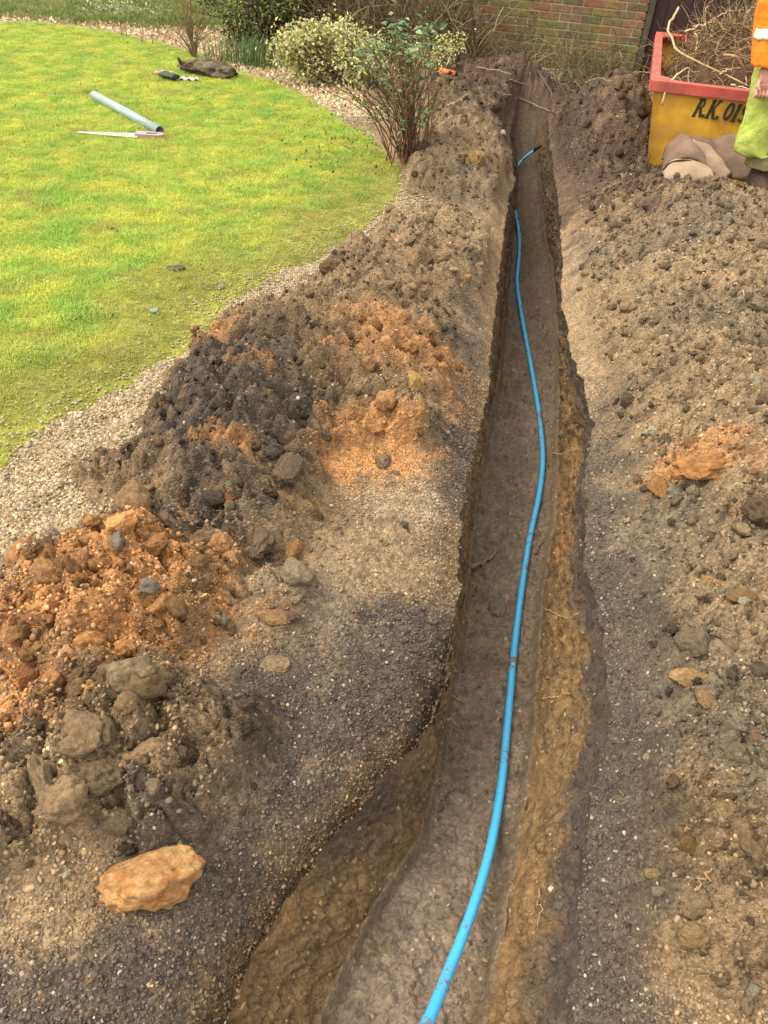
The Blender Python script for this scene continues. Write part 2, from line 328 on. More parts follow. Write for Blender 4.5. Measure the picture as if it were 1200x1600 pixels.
def soil_col(X, Y, zz=None):
    n = 0.6*vnoise(X*6, Y*6, seed=21)+0.5*vnoise(X*17, Y*17, seed=22)+0.35*vnoise(X*55, Y*55, seed=23)
    c = np.tile(C_['brown'], (X.size, 1)).reshape(*X.shape, 3)
    for cx, cy, sx, sy, col, s in PAINT:
        d = np.sqrt(((X-cx)/sx)**2+((Y-cy)/sy)**2)
        wgt = (sstep(1.45, 0.60, d+n*0.75)*s)[..., None]
        c = c*(1-wgt)+col*wgt
    f = 1+0.22*vnoise(X*11, Y*11, seed=31)+0.18*vnoise(X*37, Y*37, seed=32)
    pt = vnoise(X*4.3+.6*n, Y*4.3, seed=36)+.5*vnoise(X*13, Y*13, seed=37)
    k1 = (sstep(.35, .8, pt)*.28)[..., None]; c = c*(1-k1)+C_['tan']*.95*k1; k2 = (sstep(-.3, -.75, pt)*.45)[..., None]; c = c*(1-k2)+C_['dark']*k2
    o = vnoise(X*25, Y*25, seed=35)
    c = c*f[..., None]; wgt = (sstep(0.45, 0.8, o)*0.35)[..., None]; c = c*(1-wgt)+C_['clay']*wgt
    return c
SOILK = 0.74
def rough(X, Y, hz):
    r = 0.25+sstep(0.015, 0.09, hz)*1.0
    dk = sstep(-0.3, 0.3, vnoise(X*3, Y*3, seed=41))*0.25
    return np.clip(r+dk, 0, 1.35)
def surf(X, Y, detail=True):
    X = np.asarray(X, float); Y = np.asarray(Y, float)
    ins, ld = poly_mask(X, Y, LAWN)
    ld = ld+0.035*vnoise(X*9, Y*9, seed=51)+0.02*vnoise(X*30, Y*30, seed=52)
    hz = heapz(X, Y)
    lawnw = sstep(-0.03, 0.05, ld)
    hz = hz*(1-sstep(-0.10, 0.02, ld))
    tl, fl, fr, tr = edges(Y)
    live = sstep(8.5, 7.8, Y)
    dl = np.clip(tl-X, 0, None); dr = np.clip(X-tr, 0, None)
    dd = np.where(X < 0.5*(tl+tr), dl, dr)
    lip = -0.075*np.exp(-(dd/0.085)**1.3)*live*(1+.35*vnoise(X*9, Y*9, seed=66))
    near = sstep(1.7, 0.9, Y)
    lip = lip-near*0.13*np.exp(-dl/0.12)*(X < tl)
    hz = hz*sstep(0.0, 0.14, dd+0.14*(1-live))
    r = rough(X, Y, hz)*(1-lawnw)
    z = hz+lip
    pc = at(868, 140, -.1); z = z-0.16*np.exp(-((X-pc[0])/.28)**2-((Y-pc[1])/.45)**2)
    z = z+0.02*fbm(X, Y, 1.3, 3, 61)*(1-0.3*lawnw)
    if detail:
        dens = sstep(0.5, 1.0, r)
        wx = X+0.03*vnoise(X*7, Y*7, seed=191)+0.012*vnoise(X*21, Y*21, seed=192); wy = Y+0.03*vnoise(X*7, Y*7, seed=193)+0.012*vnoise(X*21, Y*21, seed=194)
        bl = lambda s, q: np.sqrt(np.abs(vnoise(wx*s, wy*s*1.15, seed=q))+0.02)
        z = z+(0.15+0.85*dens)*np.clip(r, 0, 1.2)*np.where(X > tr, .62, 1.)*(0.080*bl(5.0, 195)+0.046*bl(11, 196)+0.022*bl(25, 197)+0.014*bl(55, 198)+0.008*bl(110, 199)-0.06)
        z = z+dens*(0.022*bumps(X, Y, 0.13, 101, .45)+0.020*bumps(X+3, Y+1, 0.075, 111, .5)+0.014*bumps(X, Y, 0.04, 121, .5))
        z = z+(0.3+0.7*np.clip(r, 0, 1))*(1-lawnw)*(0.006*bumps(X, Y, 0.026, 131, .6)+0.003*bumps(X, Y, 0.012, 141, .7)+0.007*np.sqrt(np.abs(vnoise(X*75, Y*75, seed=143))))
        z = z+np.clip(r, 0, 1)*(0.025*fbm(X, Y, 9, 4, 151))+0.003*fbm(X, Y, 40, 3, 161)
        crk = np.exp(-np.abs(vnoise(X*8+.4*vnoise(X*20, Y*20, seed=182), Y*8, seed=181))/0.05)+0.7*np.exp(-np.abs(vnoise(X*19, Y*19, seed=183))/0.06)
        z = z-0.016*crk*np.clip(r, 0, 1)*(1-lawnw)*sstep(-.3, .3, vnoise(X*2.2, Y*2.2, seed=184)+.2)
        z = z+0.012*lawnw+lawnw*0.006*fbm(X, Y, 12, 3, 171)
    return z, hz, r, ld
def on(x, y):
    p = at(x, y, 0)
    for _ in range(6):
        z = float(surf(np.array([p[0]]), np.array([p[1]]), False)[0][0]); p = at(x, y, z)
    z = float(surf(np.array([p[0]]), np.array([p[1]]), True)[0][0]); p[2] = z
    return p

# ------------------------------------------------------------------ terrain grid
def build_terrain():
    # rows: even steps of the viewing angle, so near ground is finer
    NR = 1060
    ys = np.linspace(1640, 20, NR)
    Yr = np.array([at(600, y)[1] for y in ys])
    Yr = np.concatenate([[-60, -2.4, -1.2, -0.7, -0.3, -0.05, 0.12, 0.22], Yr, [14.5, 18, 30, 60, 150]])
    Yr = Yr[np.concatenate([[True], np.diff(Yr) > 1e-4])]
    nL, nWl, nF, nWr, nRt = 285, 46, 92, 56, 275
    dep = Yr*math.cos(TH)+H0*math.sin(TH)
    tl, fl, fr, tr = edges(Yr)
    xl = -(0.60*np.clip(dep, 0.6, 30)+0.25); xr = (0.60*np.clip(dep, 0.6, 30)+0.35)
    xl = np.minimum(xl, tl-0.5); xr = np.maximum(xr, tr+0.5)
    cols = []; sec = []; tv = []
    t = np.linspace(0, 1, nL)
    for q in (-90.0, -30.0, -12.0): cols.append(np.full(len(Yr), q)+xl*0.5); sec.append(0); tv.append(0)
    for k in t: cols.append(xl+(tl-xl)*k); sec.append(0); tv.append(k)
    for k in np.linspace(0, 1, nWl+2)[1:-1]: cols.append(tl+(fl-tl)*k); sec.append(1); tv.append(k)
    for k in np.linspace(0, 1, nF): cols.append(fl+(fr-fl)*k); sec.append(2); tv.append(k)
    for k in np.linspace(0, 1, nWr+2)[1:-1]: cols.append(fr+(tr-fr)*k); sec.append(3); tv.append(k)
    for k in t[:nRt] if False else np.linspace(0, 1, nRt): cols.append(tr+(xr-tr)*k); sec.append(4); tv.append(k)
    for q in (12.0, 30.0, 90.0): cols.append(np.full(len(Yr), q)+xr*0.5); sec.append(4); tv.append(1)
    X = np.array(cols).T; sec = np.array(sec); tv = np.array(tv)
    Y = np.repeat(Yr[:, None], X.shape[1], 1)
    SEC = np.repeat(sec[None], len(Yr), 0); T = np.repeat(tv[None], len(Yr), 0)
    z, hz, r, ld = surf(X, Y)
    col = soil_col(X, Y)
    # trench
    zs, cs = z.copy(), None
    tlg, trg = tl[:, None], tr[:, None]; dsh = np.where(X < 0.5*(tlg+trg), tlg-X, X-trg)
    sh = (sstep(0.085+0.05*sstep(1.8, 1.0, Y)*(X < tlg), 0.015, dsh+0.04*vnoise(X*14, Y*14, seed=67)+.02*vnoise(X*40, Y*40, seed=68))*sstep(0.3, -0.2, vnoise(X*2+5, Y*2.6, seed=69)-.25*(X < tlg))*sstep(5.5, 4, Y)*(X < 0.5*(tlg+trg))*.75)[..., None]
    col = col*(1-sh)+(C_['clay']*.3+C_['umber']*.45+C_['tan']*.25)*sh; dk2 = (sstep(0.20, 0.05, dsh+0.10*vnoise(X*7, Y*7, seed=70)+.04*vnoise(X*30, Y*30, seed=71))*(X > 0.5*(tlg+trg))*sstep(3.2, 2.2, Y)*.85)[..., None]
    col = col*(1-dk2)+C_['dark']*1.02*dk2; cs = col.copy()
    ztl, *_ = surf(tl, Yr); ztr, *_ = surf(tr, Yr)
    fz = floorz(Yr); fz = np.where(Yr < -0.2, np.interp(Yr, [-3, -2.4, -0.2], [0, -0.02, -0.30]), fz)
    fzg = np.repeat(fz[:, None], X.shape[1], 1)
    live = sstep(8.5, 7.8, Y)
    fl_rough = 0.016*fbm(X, Y, 6, 4, 201)+0.012*bumps(X, Y, 0.07, 203, .25)+0.011*bumps(X, Y, 0.03, 205, .45)+0.012*fbm(X, Y, 20, 4, 206)+0.006*(np.sqrt(np.abs(vnoise(X*45, Y*45, seed=208)))-.4)+0.005*bumps(X, Y, 0.014, 207, .7)+0.003*fbm(X, Y, 50, 3, 209)
    cen = np.abs(T-0.5)*2
    fzz = fzg+fl_rough+0.05*sstep(0.75, 1.0, cen)**2
    m = SEC == 2; z = np.where(m, np.minimum(fzz, 0.3), z)
    e0 = fz+0.05+0.01*vnoise(Yr*20, Yr*0)
    for s, top in ((1, ztl), (3, ztr)):
        m = SEC == s
        k = T if s == 1 else 1-T           # 0 at the lip, 1 at the floor
        topg = top[:, None]; bot = e0[:, None]
        kk = k**0.92
        zz = topg+(bot-topg)*kk
        z = np.where(m, zz, z)
        wn = 0.03*fbm(Y*1.0, z*0.8+Y*0.4, 7, 3, 221+s)+0.022*(np.sqrt(np.abs(vnoise(Y*13+z*5, z*15-Y*3, seed=224+s)))-.4)+0.013*(np.sqrt(np.abs(vnoise(Y*31+z*12, z*33, seed=225+s)))-.4)+0.007*(np.sqrt(np.abs(vnoise(Y*70, z*80, seed=226+s)))-.4)+0.005*bumps(Y, z, 0.018, 229+s, .6)+0.003*fbm(Y*4, z*0.8+Y, 22, 3, 231+s)
        env = np.sin(np.pi*np.clip(k, 0, 1))**0.5
        X = np.where(m, X+(wn-0.012)*env*(1 if s == 1 else -1)*live, X)
    z = np.where((SEC >= 1) & (SEC <= 3), z*live+(1-live)*zs, z)
    # niche dug in the right wall
    for (nx, ny, nr) in ((905, 690, 0.10), (873, 520, 0.05), (880, 560, 0.05)):
        c = at(nx, ny, -0.3); dd = ((Y-c[1])/nr)**2+((z+0.32)/0.16)**2
        X = np.where(SEC == 3, X+0.07*np.exp(-dd), X)
    # wall and floor colours: dark bound gravel on top, clay below
    depth_below = np.where(SEC == 1, ztl[:, None]-z, ztr[:, None]-z)
    sn = 0.03*vnoise(Y*7, z*7, seed=301)+0.02*vnoise(Y*23, z*23, seed=302)
    nearL = np.where(SEC == 1, sstep(1.6, 0.8, Y), 0)
    layer = sstep(0.03, 0.15+0.10*nearL, depth_below+sn*(1.6+nearL)-0.03)[..., None]
    layer = np.where((SEC == 1)[..., None], np.maximum(layer, sstep(-.35, .15, vnoise(Y*2.5, z*3+2, seed=303))[..., None]*.9), layer)
    st = (0.5+0.5*vnoise(Y*9+z*4, z*9-Y*4, seed=305))[..., None]
    clay = C_['clay']*0.85*(1-st)+C_['umber']*0.95*st
    org = (sstep(0.2, 0.7, vnoise(Y*3, z*5, seed=306))*np.where(SEC == 3, 0.75, 0.3))[..., None]
    clay = clay*(1-org)+C_['orange']*0.6*org
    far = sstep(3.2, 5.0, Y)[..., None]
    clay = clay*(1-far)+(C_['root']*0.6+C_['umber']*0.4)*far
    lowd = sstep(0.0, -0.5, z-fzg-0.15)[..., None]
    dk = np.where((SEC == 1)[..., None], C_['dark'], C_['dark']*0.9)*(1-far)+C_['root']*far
    wallc = dk*(1-layer)+clay*layer
    strk = (1+0.25*vnoise(Y*12, z*60, seed=307)+0.2*vnoise(Y*50, z*40, seed=308))[..., None]
    m = ((SEC == 1) | (SEC == 3))[..., None]
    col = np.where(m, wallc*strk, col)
    fc = C_['floor']*(1+0.22*vnoise(X*9, Y*9, seed=311)+0.2*vnoise(X*35, Y*35, seed=312))[..., None]
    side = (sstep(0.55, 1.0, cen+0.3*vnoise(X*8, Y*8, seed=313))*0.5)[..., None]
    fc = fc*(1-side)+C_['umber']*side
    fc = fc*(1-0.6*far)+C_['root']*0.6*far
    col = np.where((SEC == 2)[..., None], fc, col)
    lv = live[..., None]; col = col*lv+cs*(1-lv)
    # lawn soil, gravel and litter colours
    lw = sstep(-0.02, 0.03, ld)[..., None]
    moss = lin((140, 140, 56))*(1+0.25*vnoise(X*3, Y*3, seed=321)+0.2*vnoise(X*14, Y*14, seed=322))[..., None]
    gravz = gravmask(X, Y, hz, ld, SEC)
    gw = gravz[..., None]
    col = col*(1-gw)+C_['grav']*0.8*(1+0.2*vnoise(X*20, Y*20, seed=323))[..., None]*gw
    col = col*(1-lw)+moss*lw
    grn = backgreen(X, Y)[..., None]; col = col*(1-grn)+lin((96, 108, 50))*grn
    gy = (col*[.25, .6, .15]).sum(-1, keepdims=True); col = np.where((ld > 0)[..., None], col, col*.84+gy*.16*np.array([1.02, 1, .96]))
    alb = col*SOILK
    idx = np.arange(X.size).reshape(X.shape)
    Q = np.stack([idx[:-1, :-1], idx[:-1, 1:], idx[1:, 1:], idx[1:, :-1]], -1)
    def fm(a): return a[:-1, :-1]
    sec_f = fm(SEC); hz_f = fm(hz); ld_f = fm(ld); gr_f = fm(gravz); Xf = fm(X); Yf = fm(Y)
    kind = np.zeros(sec_f.shape, int)                              # 0 ground
    kind[(hz_f > 0.022) & (Xf < fm(edge(TLp, Y)))] = 1             # left heap
    kind[(hz_f > 0.022) & (Xf > fm(edge(TRp, Y)))] = 2             # right heap
    rootm = (((Xf-HZ[-3][0])/0.62)**2+((Yf-HZ[-3][1])/0.75)**2 < 1) & (hz_f > 0.022) & (Xf > fm(edge(TRp, Y)))
    kind[rootm] = 3
    fz2 = zone(710, 220, 130, 105, 0.1)
    kind[(kind == 1) & (Yf > at(690, 315)[1])] = 7
    kind[(kind == 1) & (Yf > at(700, 190)[1])] = 8
    kind[(kind == 1) & (Yf < at(300, 830)[1]) & (Xf < at(340, 850)[0]+0.1)] = 9
    kind[gr_f > 0.5] = 4
    kind[ld_f > 0.0] = 5
    kind[(sec_f == 1) | (sec_f == 2) | (sec_f == 3)] = 6
    V = np.stack([X, Y, z], -1).reshape(-1, 3); Cc = alb.reshape(-1, 3)
    def part(k, name, m, parent=None):
        q = Q[kind == k]
        if not len(q): return None
        u, inv = np.unique(q.ravel(), return_inverse=True)
        loc = None
        if k in (1, 2, 3, 7, 8, 9): loc = V[u].mean(0); loc[2] = 0
        return mesh_np(name, V[u], [inv.reshape(-1, 4)], m, parent, True, Cc[u], loc)
    res = {}
    res['ground'] = tag(part(0, 'ground', M_soil), kind='structure')
    res['path'] = tag(part(4, 'gravel_path', M_soil), kind='structure')
    res['lawn'] = tag(part(5, 'lawn', M_soil), kind='structure')
    res['trench'] = tag(part(6, 'trench', M_clay), kind='structure')
    hl = {1: 'dark tarmac and orange clay heap midway along the left edge of the trench',
          9: 'bright orange and brown clay heap nearest the camera on the left',
          7: 'tan crumbly soil heap beside the trench, in front of the brown stemmed shrub' ,
          8: 'dark rooty soil heap under the orange handled spade',
          2: 'long heap of tan and grey stony soil along the right side of the trench',
          3: 'dark brown mound full of fine roots beside the yellow skip'}
    for k in (9, 1, 7, 8, 2, 3):
        o = part(k, 'spoil_heap', M_heap)
        if o: tag(o, hl[k], 'soil heap', 'heaps of dug soil beside the trench'); res[k] = o
    return res, (X, Y, z, hz, r, ld, SEC, gravz, alb, kind)
def backgreen(X, Y):
    b = at(0, 30); c = at(240, 40)
    return sstep(0.0, 0.3, Y-np.interp(X, [-14, -4.6, -3.4, -2.6, -1.9, -1.2], [10.9, 10.6, 10.6, 10.8, 12.5, 20])+0.15*vnoise(X*3, Y*3, seed=77))
def gravmask(X, Y, hz, ld, SEC=None):
    a = sstep(0.045, 0.02, hz+0.01*vnoise(X*15, Y*15, seed=71))
    lim = np.interp(Y, [1.0, 1.6, 2.0, 2.6, 3.3, 3.9, 4.6, 5.2, 5.6], [0.62, 0.62, 0.55, 0.46, 0.42, 0.42, 0.40, 0.28, 0.12])
    g = a*sstep(-lim, -lim+0.10, ld+0.05*vnoise(X*7, Y*7, seed=72))*sstep(0.02, -0.01, ld)
    g = g*sstep(5.7, 5.3, Y)*(X < 0.3)
    for cx, cy, sx, sy in GRAVZ:
        d = np.sqrt(((X-cx)/sx)**2+((Y-cy)/sy)**2)+0.3*vnoise(X*8, Y*8, seed=73); g = np.maximum(g, sstep(1.15, 0.95, d)*sstep(0.07, 0.04, hz)*(X > 0.9))
    # litter and gravel border behind the lawn
    far = (ld < 0.0)*sstep(7.3, 7.7, Y)*sstep(-0.35, -0.65, X+0.12*(Y-8))*(1-backgreen(X, Y))
    g = np.maximum(g, far)
    g = np.maximum(g, (ld < 0)*sstep(-.42, -.25, ld+.08*vnoise(X*6, Y*6, seed=79))*sstep(6.6, 7.0, Y)*(1-backgreen(X, Y))*(X < .2))
    if SEC is not None: g = g*((SEC == 0) | (SEC == 4))
    return g
TER, GRD = build_terrain()

# ------------------------------------------------------------------ scattering (uncountable stuff) with geometry nodes
def rock_mesh(name, seed, sub=2, amp=0.28, flat=0.7, fr=1.3, smooth=True):
    import bmesh
    bm = bmesh.new(); bmesh.ops.create_icosphere(bm, subdivisions=sub, radius=1.0)
    P = np.array([v.co[:] for v in bm.verts])
    n = fbm(P[:, 0]+seed*7.1, P[:, 1]+seed*3.3, fr, 3, seed, z=P[:, 2]+seed)
    n2 = np.abs(vnoise(P[:, 0]*2.3+seed, P[:, 1]*2.3, P[:, 2]*2.3, seed+9))
    P = P*(1+amp*n-amp*0.5*n2)[:, None]; P[:, 2] *= flat
    # knock off flat facets
    r2 = np.random.default_rng(seed)
    for _ in range(5):
        d = r2.normal(size=3); d /= np.linalg.norm(d); lim = 0.62+0.2*r2.random()
        s = P @ d; k = s > lim; P[k] -= np.outer((s[k]-lim)*0.85, d)
    for v, p in zip(bm.verts, P): v.co = p
    me = bpy.data.meshes.new(name); bm.to_mesh(me); bm.free()
    me.polygons.foreach_set('use_smooth', [smooth]*len(me.polygons))
    return me
def proto(me, m):
    me.materials.clear(); me.materials.append(m)
    return bpy.data.objects.new(me.name, me)
def scatter(name, P, rot, sc, col, protos, parent=None, label=None, cat=None):
    n = len(P); me = bpy.data.meshes.new(name); me.vertices.add(n); me.vertices.foreach_set('co', np.asarray(P, np.float32).ravel())
    def att(nm, ty, fld, a):
        q = me.attributes.new(nm, ty, 'POINT'); q.data.foreach_set(fld, np.ascontiguousarray(a).ravel())
    sc = np.asarray(sc, np.float32)
    if sc.ndim == 1: sc = np.repeat(sc[:, None], 3, 1)
    att('irot', 'FLOAT_VECTOR', 'vector', np.asarray(rot, np.float32)); att('iscl', 'FLOAT_VECTOR', 'vector', sc)
    c4 = np.ones((n, 4), np.float32); c4[:, :3] = col
    att('icol', 'FLOAT_COLOR', 'color', c4); att('iidx', 'INT', 'value', rng.integers(0, len(protos), n).astype(np.int32))
    o = bpy.data.objects.new(name, me); COL.objects.link(o)
    if parent: o.parent = parent; o.location = -parent.location
    g = bpy.data.node_groups.new(name, 'GeometryNodeTree')
    g.interface.new_socket('Geometry', in_out='INPUT', socket_type='NodeSocketGeometry'); g.interface.new_socket('Geometry', in_out='OUTPUT', socket_type='NodeSocketGeometry')
    gi = g.nodes.new('NodeGroupInput'); go = g.nodes.new('NodeGroupOutput')
    ip = g.nodes.new('GeometryNodeInstanceOnPoints'); ip.inputs['Pick Instance'].default_value = True
    gti = g.nodes.new('GeometryNodeGeometryToInstance')
    for p in protos[::-1]:
        oi = g.nodes.new('GeometryNodeObjectInfo'); oi.inputs['Object'].default_value = p
        g.links.new(oi.outputs['Geometry'], gti.inputs[0])
    def na(nm, ty):
        q = g.nodes.new('GeometryNodeInputNamedAttribute'); q.data_type = ty; q.inputs['Name'].default_value = nm; return q.outputs['Attribute']
    g.links.new(gi.outputs[0], ip.inputs['Points']); g.links.new(gti.outputs[0], ip.inputs['Instance'])
    g.links.new(na('iidx', 'INT'), ip.inputs['Instance Index'])
    er = g.nodes.new('FunctionNodeEulerToRotation'); g.links.new(na('irot', 'FLOAT_VECTOR'), er.inputs[0]); g.links.new(er.outputs[0], ip.inputs['Rotation'])
    g.links.new(na('iscl', 'FLOAT_VECTOR'), ip.inputs['Scale']); g.links.new(ip.outputs[0], go.inputs[0])
    mo = o.modifiers.new('scatter', 'NODES'); mo.node_group = g
    tag(o, label, cat, kind='stuff')
    return o
def sample(prob):
    """pick grid cells with probability proportional to area * prob; returns flat ids"""
    X, Y = GRD[0], GRD[1]
    ar = np.abs(np.gradient(X, axis=1)*np.gradient(Y, axis=0))*prob
    return ar
def pick(prob, n, lim=None):
    ar = sample(prob).ravel(); ar = np.where(np.isfinite(ar), ar, 0); cs = np.cumsum(ar); u = rng.random(n)*cs[-1]
    return np.clip(np.searchsorted(cs, u), 0, ar.size-1)
def spread(ids):
    X, Y, z = GRD[0].ravel(), GRD[1].ravel(), GRD[2].ravel()
    return np.stack([X[ids], Y[ids], z[ids]], -1)
_k = np.zeros(GRD[0].shape, int); _k[:-1, :-1] = GRD[9]; GRD = (*GRD[:9], _k)
GX, GY, GZ, GHZ, GR, GLD, GSEC, GGR, GALB, GKIND = GRD
DEP = GY*math.cos(TH)+H0*math.sin(TH)
INV = (GY > 0.25) & (np.abs(GX) < 0.60*DEP+0.2)
clodp = [proto(rock_mesh('clod_shape', s, 3, 0.95, 0.75, 1.9), M_clod) for s in range(1, 7)]
lumpp = [proto(rock_mesh('lump_shape', s+40, 4, 0.5, 0.75, 1.5), M_clod) for s in range(1, 6)]
pebp = [proto(rock_mesh('pebble_shape', s+20, 1, 0.35, 0.62, 1.1), M_peb) for s in range(1, 7)]
flat_ground = ((GSEC == 0) | (GSEC == 4))
def rrot(n): return np.stack([rng.normal(0, .7, n), rng.normal(0, .7, n), rng.random(n)*6.28], -1)
def put_clods(name, mask, n, lo, hi, powr, parent, sink=0.42, maxdep=99, protos=clodp, jitter=0.5, pale=0.03):
    ids = pick(mask*INV*(DEP < maxdep), n); P = spread(ids)
    u = rng.random(n); s = lo*(hi/lo)**(u**powr)
    c = GALB.reshape(-1, 3)[ids]*np.exp(rng.normal(0, jitter*0.6, n))[:, None]*(1+rng.normal(0, 0.018, (n, 3)))
    k = rng.random(n) < pale; c[k] = np.array([0.33, 0.28, 0.20])*(0.5+0.6*rng.random(k.sum()))[:, None]
    sc = s[:, None]*np.exp(rng.normal(0, 0.24, (n, 3))); P[:, 2] += s*0.45-sink*s
    P[:, :2] += rng.normal(0, 0.002, (n, 2))
    return scatter(name, P, rrot(n), sc, np.clip(c, 0, 0.8), protos, parent)
notlawn = GLD < -0.02
heap = {k: (GKIND == k).astype(float) for k in (1, 2, 3, 7, 8, 9)}
for k, n1, n2 in ((9, 600, 6000), (1, 900, 7000), (7, 1100, 4000), (8, 300, 2000), (2, 2800, 24000), (3, 300, 2500)):
    if k in TER:
        put_clods('clods', heap[k]*(0.2+np.clip(GR-0.4, 0, 1)), n1, 0.007, 0.030, 2.8, TER[k])
        put_clods('lumps', heap[k]*(GR > .8), {9: 45, 1: 60, 2: 60}.get(k, 15), 0.028, 0.055, 1.5, TER[k], sink=0.66, pale=0, protos=lumpp, jitter=0.28)
        put_clods('crumbs', heap[k], n2, 0.0025, 0.009, 1.5, TER[k], protos=pebp)
gm = flat_ground & (GKIND == 0) & notlawn
put_clods('loose_crumbs', gm*1.0, 34000, 0.0022, 0.0062, 1.3, None, maxdep=3.2, protos=pebp, pale=0.03)['category'] = 'crumbs'
put_clods('loose_stones', gm*1.0, 16000, 0.004, 0.016, 2.2, None, protos=pebp)['category'] = 'stones'
WALLP = ((GSEC == 1) | (GSEC == 3))*3.0
put_clods('wall_crumbs', WALLP, 16000, 0.002, 0.010, 2.4, None, sink=0.75, protos=pebp, pale=0.02)['category'] = 'crumbs'
put_clods('trench_crumbs', (GSEC == 2)*1.0, 34000, 0.0018, 0.009, 2.4, None, protos=pebp, pale=0.02)['category'] = 'crumbs'
def put_gravel():
    n = 52000; ids = pick((GGR > 0.3)*(GGR)*INV*(GY < 7.0), n); P = spread(ids)
    n = len(ids); s = 0.0045+0.005*rng.random(n)**1.5
    base = np.array([lin((192, 172, 134)), lin((166, 144, 108)), lin((136, 116, 90)), lin((205, 192, 164)), lin((150, 112, 74))])[rng.choice(5, n, p=[.33, .3, .2, .11, .06])]*0.55
    P[:, 2] += s*0.3
    o = scatter('gravel', P, rrot(n)*[0.5, 0.5, 1], s[:, None]*(1+rng.normal(0, .2, (n, 3))), np.clip(base*np.exp(rng.normal(0, .18, n))[:, None], 0, .8), pebp, None, 'pale beige shingle in a curved strip beside the lawn', 'gravel')
    # a few stray pebbles in the thin edge of the lawn
    n = 1500; ids = pick((GLD > -0.02)*np.exp(-np.clip(GLD, 0, 9)/0.15)*INV*(GY < 5.6), n); P = spread(ids); s = 0.004+0.005*rng.random(n); P[:, 2] += 0.004
    scatter('stray_gravel', P, rrot(n)*[.5, .5, 1], s, np.tile(lin((190, 176, 134))*.55, (n, 1)), pebp, None, 'pale pebbles strewn over the thin mossy edge of the lawn', 'gravel')
put_gravel()
def flat_leaf(name, L=1.0, W=0.5):
    me = bpy.data.meshes.new(name)
    me.from_pydata([(0, 0, 0), (.35*L, W*.5, .12), (.35*L, 0, .0), (.35*L, -W*.5, .15), (L, 0, .18)], [], [(0, 2, 1), (0, 3, 2), (1, 2, 4), (2, 3, 4)])
    return me
leafp = [proto(flat_leaf('litter_leaf', 1, .55), M_peb), proto(flat_leaf('litter_leaf', 1, .8), M_peb), proto(flat_leaf('litter_leaf', 1, .3), M_peb)]
def put_litter():
    n = 15000; far = (GGR > 0.3)*(GY > 7.0)*INV
    ids = pick(far*1.0, n); P = spread(ids); P[:, 2] += 0.008+0.02*rng.random(n)
    base = np.array([lin((200, 178, 140)), lin((180, 150, 112)), lin((140, 108, 78)), lin((228, 214, 184))])[rng.choice(4, n, p=[.45, .27, .08, .2])]*0.95
    scatter('leaf_litter', P, rrot(n), 0.018+0.03*rng.random(n), base, leafp+pebp[:0], None, 'dry beige leaves and bark chips covering the border behind the lawn', 'leaf litter')
put_litter()
# grass ------------------------------------------------------------
def tuft(name, seed, nb, h, spread_, wid):
    r = np.random.default_rng(seed); a = Acc()
    for i in range(nb):
        th = r.random()*6.28; rr = spread_*math.sqrt(r.random()); b = np.array([rr*math.cos(th), rr*math.sin(th), -0.1*h])
        ph = r.random()*6.28; ln = h*(0.5+0.7*r.random()); be = 0.25+0.7*r.random()
        d = np.array([math.cos(ph), math.sin(ph), 0]); s = np.array([-d[1], d[0], 0])*wid*0.5
        p1 = b+d*ln*be*0.35+np.array([0, 0, ln*0.65]); p2 = b+d*ln*be+np.array([0, 0, ln*(0.95-0.25*be)])
        a.add([b-s, b+s, p1+s*.8, p1-s*.8, p2], [[[0, 1, 2, 3]], [[3, 2, 4]]])
    me = bpy.data.meshes.new(name); V = np.concatenate(a.v)
    me.from_pydata(V.tolist(), [], [list(map(int, q)) for k in (3, 4) for f in a.f[k] for q in f]); return me
grassp = [proto(tuft('grass_tuft', s, 46, 0.026, 0.055, 0.0030), M_grass) for s in range(5)]
def put_grass():
    n = 26000
    dens = sstep(-0.01, 0.16, GLD)*0.9+0.1*(GLD > -0.01)
    ids = pick(dens*(GKIND == 5)*INV*(0.25+6.0/(1+DEP**1.1)), n); P = spread(ids); P[:, 2] -= 0.002
    X, Y = P[:, 0], P[:, 1]; P[:, :2] += rng.normal(0, 0.01, (n, 2))
    a = sstep(-0.5, 0.5, fbm(X, Y, 1.1, 3, 401)); b = sstep(-0.4, 0.5, fbm(X, Y, 4.5, 3, 402)); ld = GLD.ravel()[ids]
    lush = lin((142, 178, 78)); moss = lin((196, 200, 92)); olive = lin((146, 150, 80)); brown = lin((166, 146, 92))
    c = lush*(1-b)[:, None]+moss*b[:, None]
    c = c*(1-0.35*a[:, None])+moss*0.35*a[:, None]
    ew = sstep(0.75, 0.05, ld+0.22*vnoise(X*3, Y*3, seed=405))*0.85*sstep(6.5, 4.5, Y); c = c*(1-ew[:, None])+(olive*0.75+brown*0.25)*ew[:, None]
    k = (sstep(0.1, 0.6, fbm(X, Y, 3.0, 3, 404))*0.5)[:, None]; c = c*(1-k)+brown*k
    c = c*np.exp(rng.normal(0, .14, n))[:, None]*0.98
    s = (0.55+0.35*rng.random(n))*(1-0.45*ew)*(1+0.5*(fbm(X, Y, 5, 2, 407) > 0.25))
    scatter('grass', P, np.stack([rng.normal(0, .12, n), rng.normal(0, .12, n), rng.random(n)*6.28], -1), s, np.clip(c, 0, .7), grassp, None, 'short mossy yellow green lawn grass', 'grass')
put_grass()
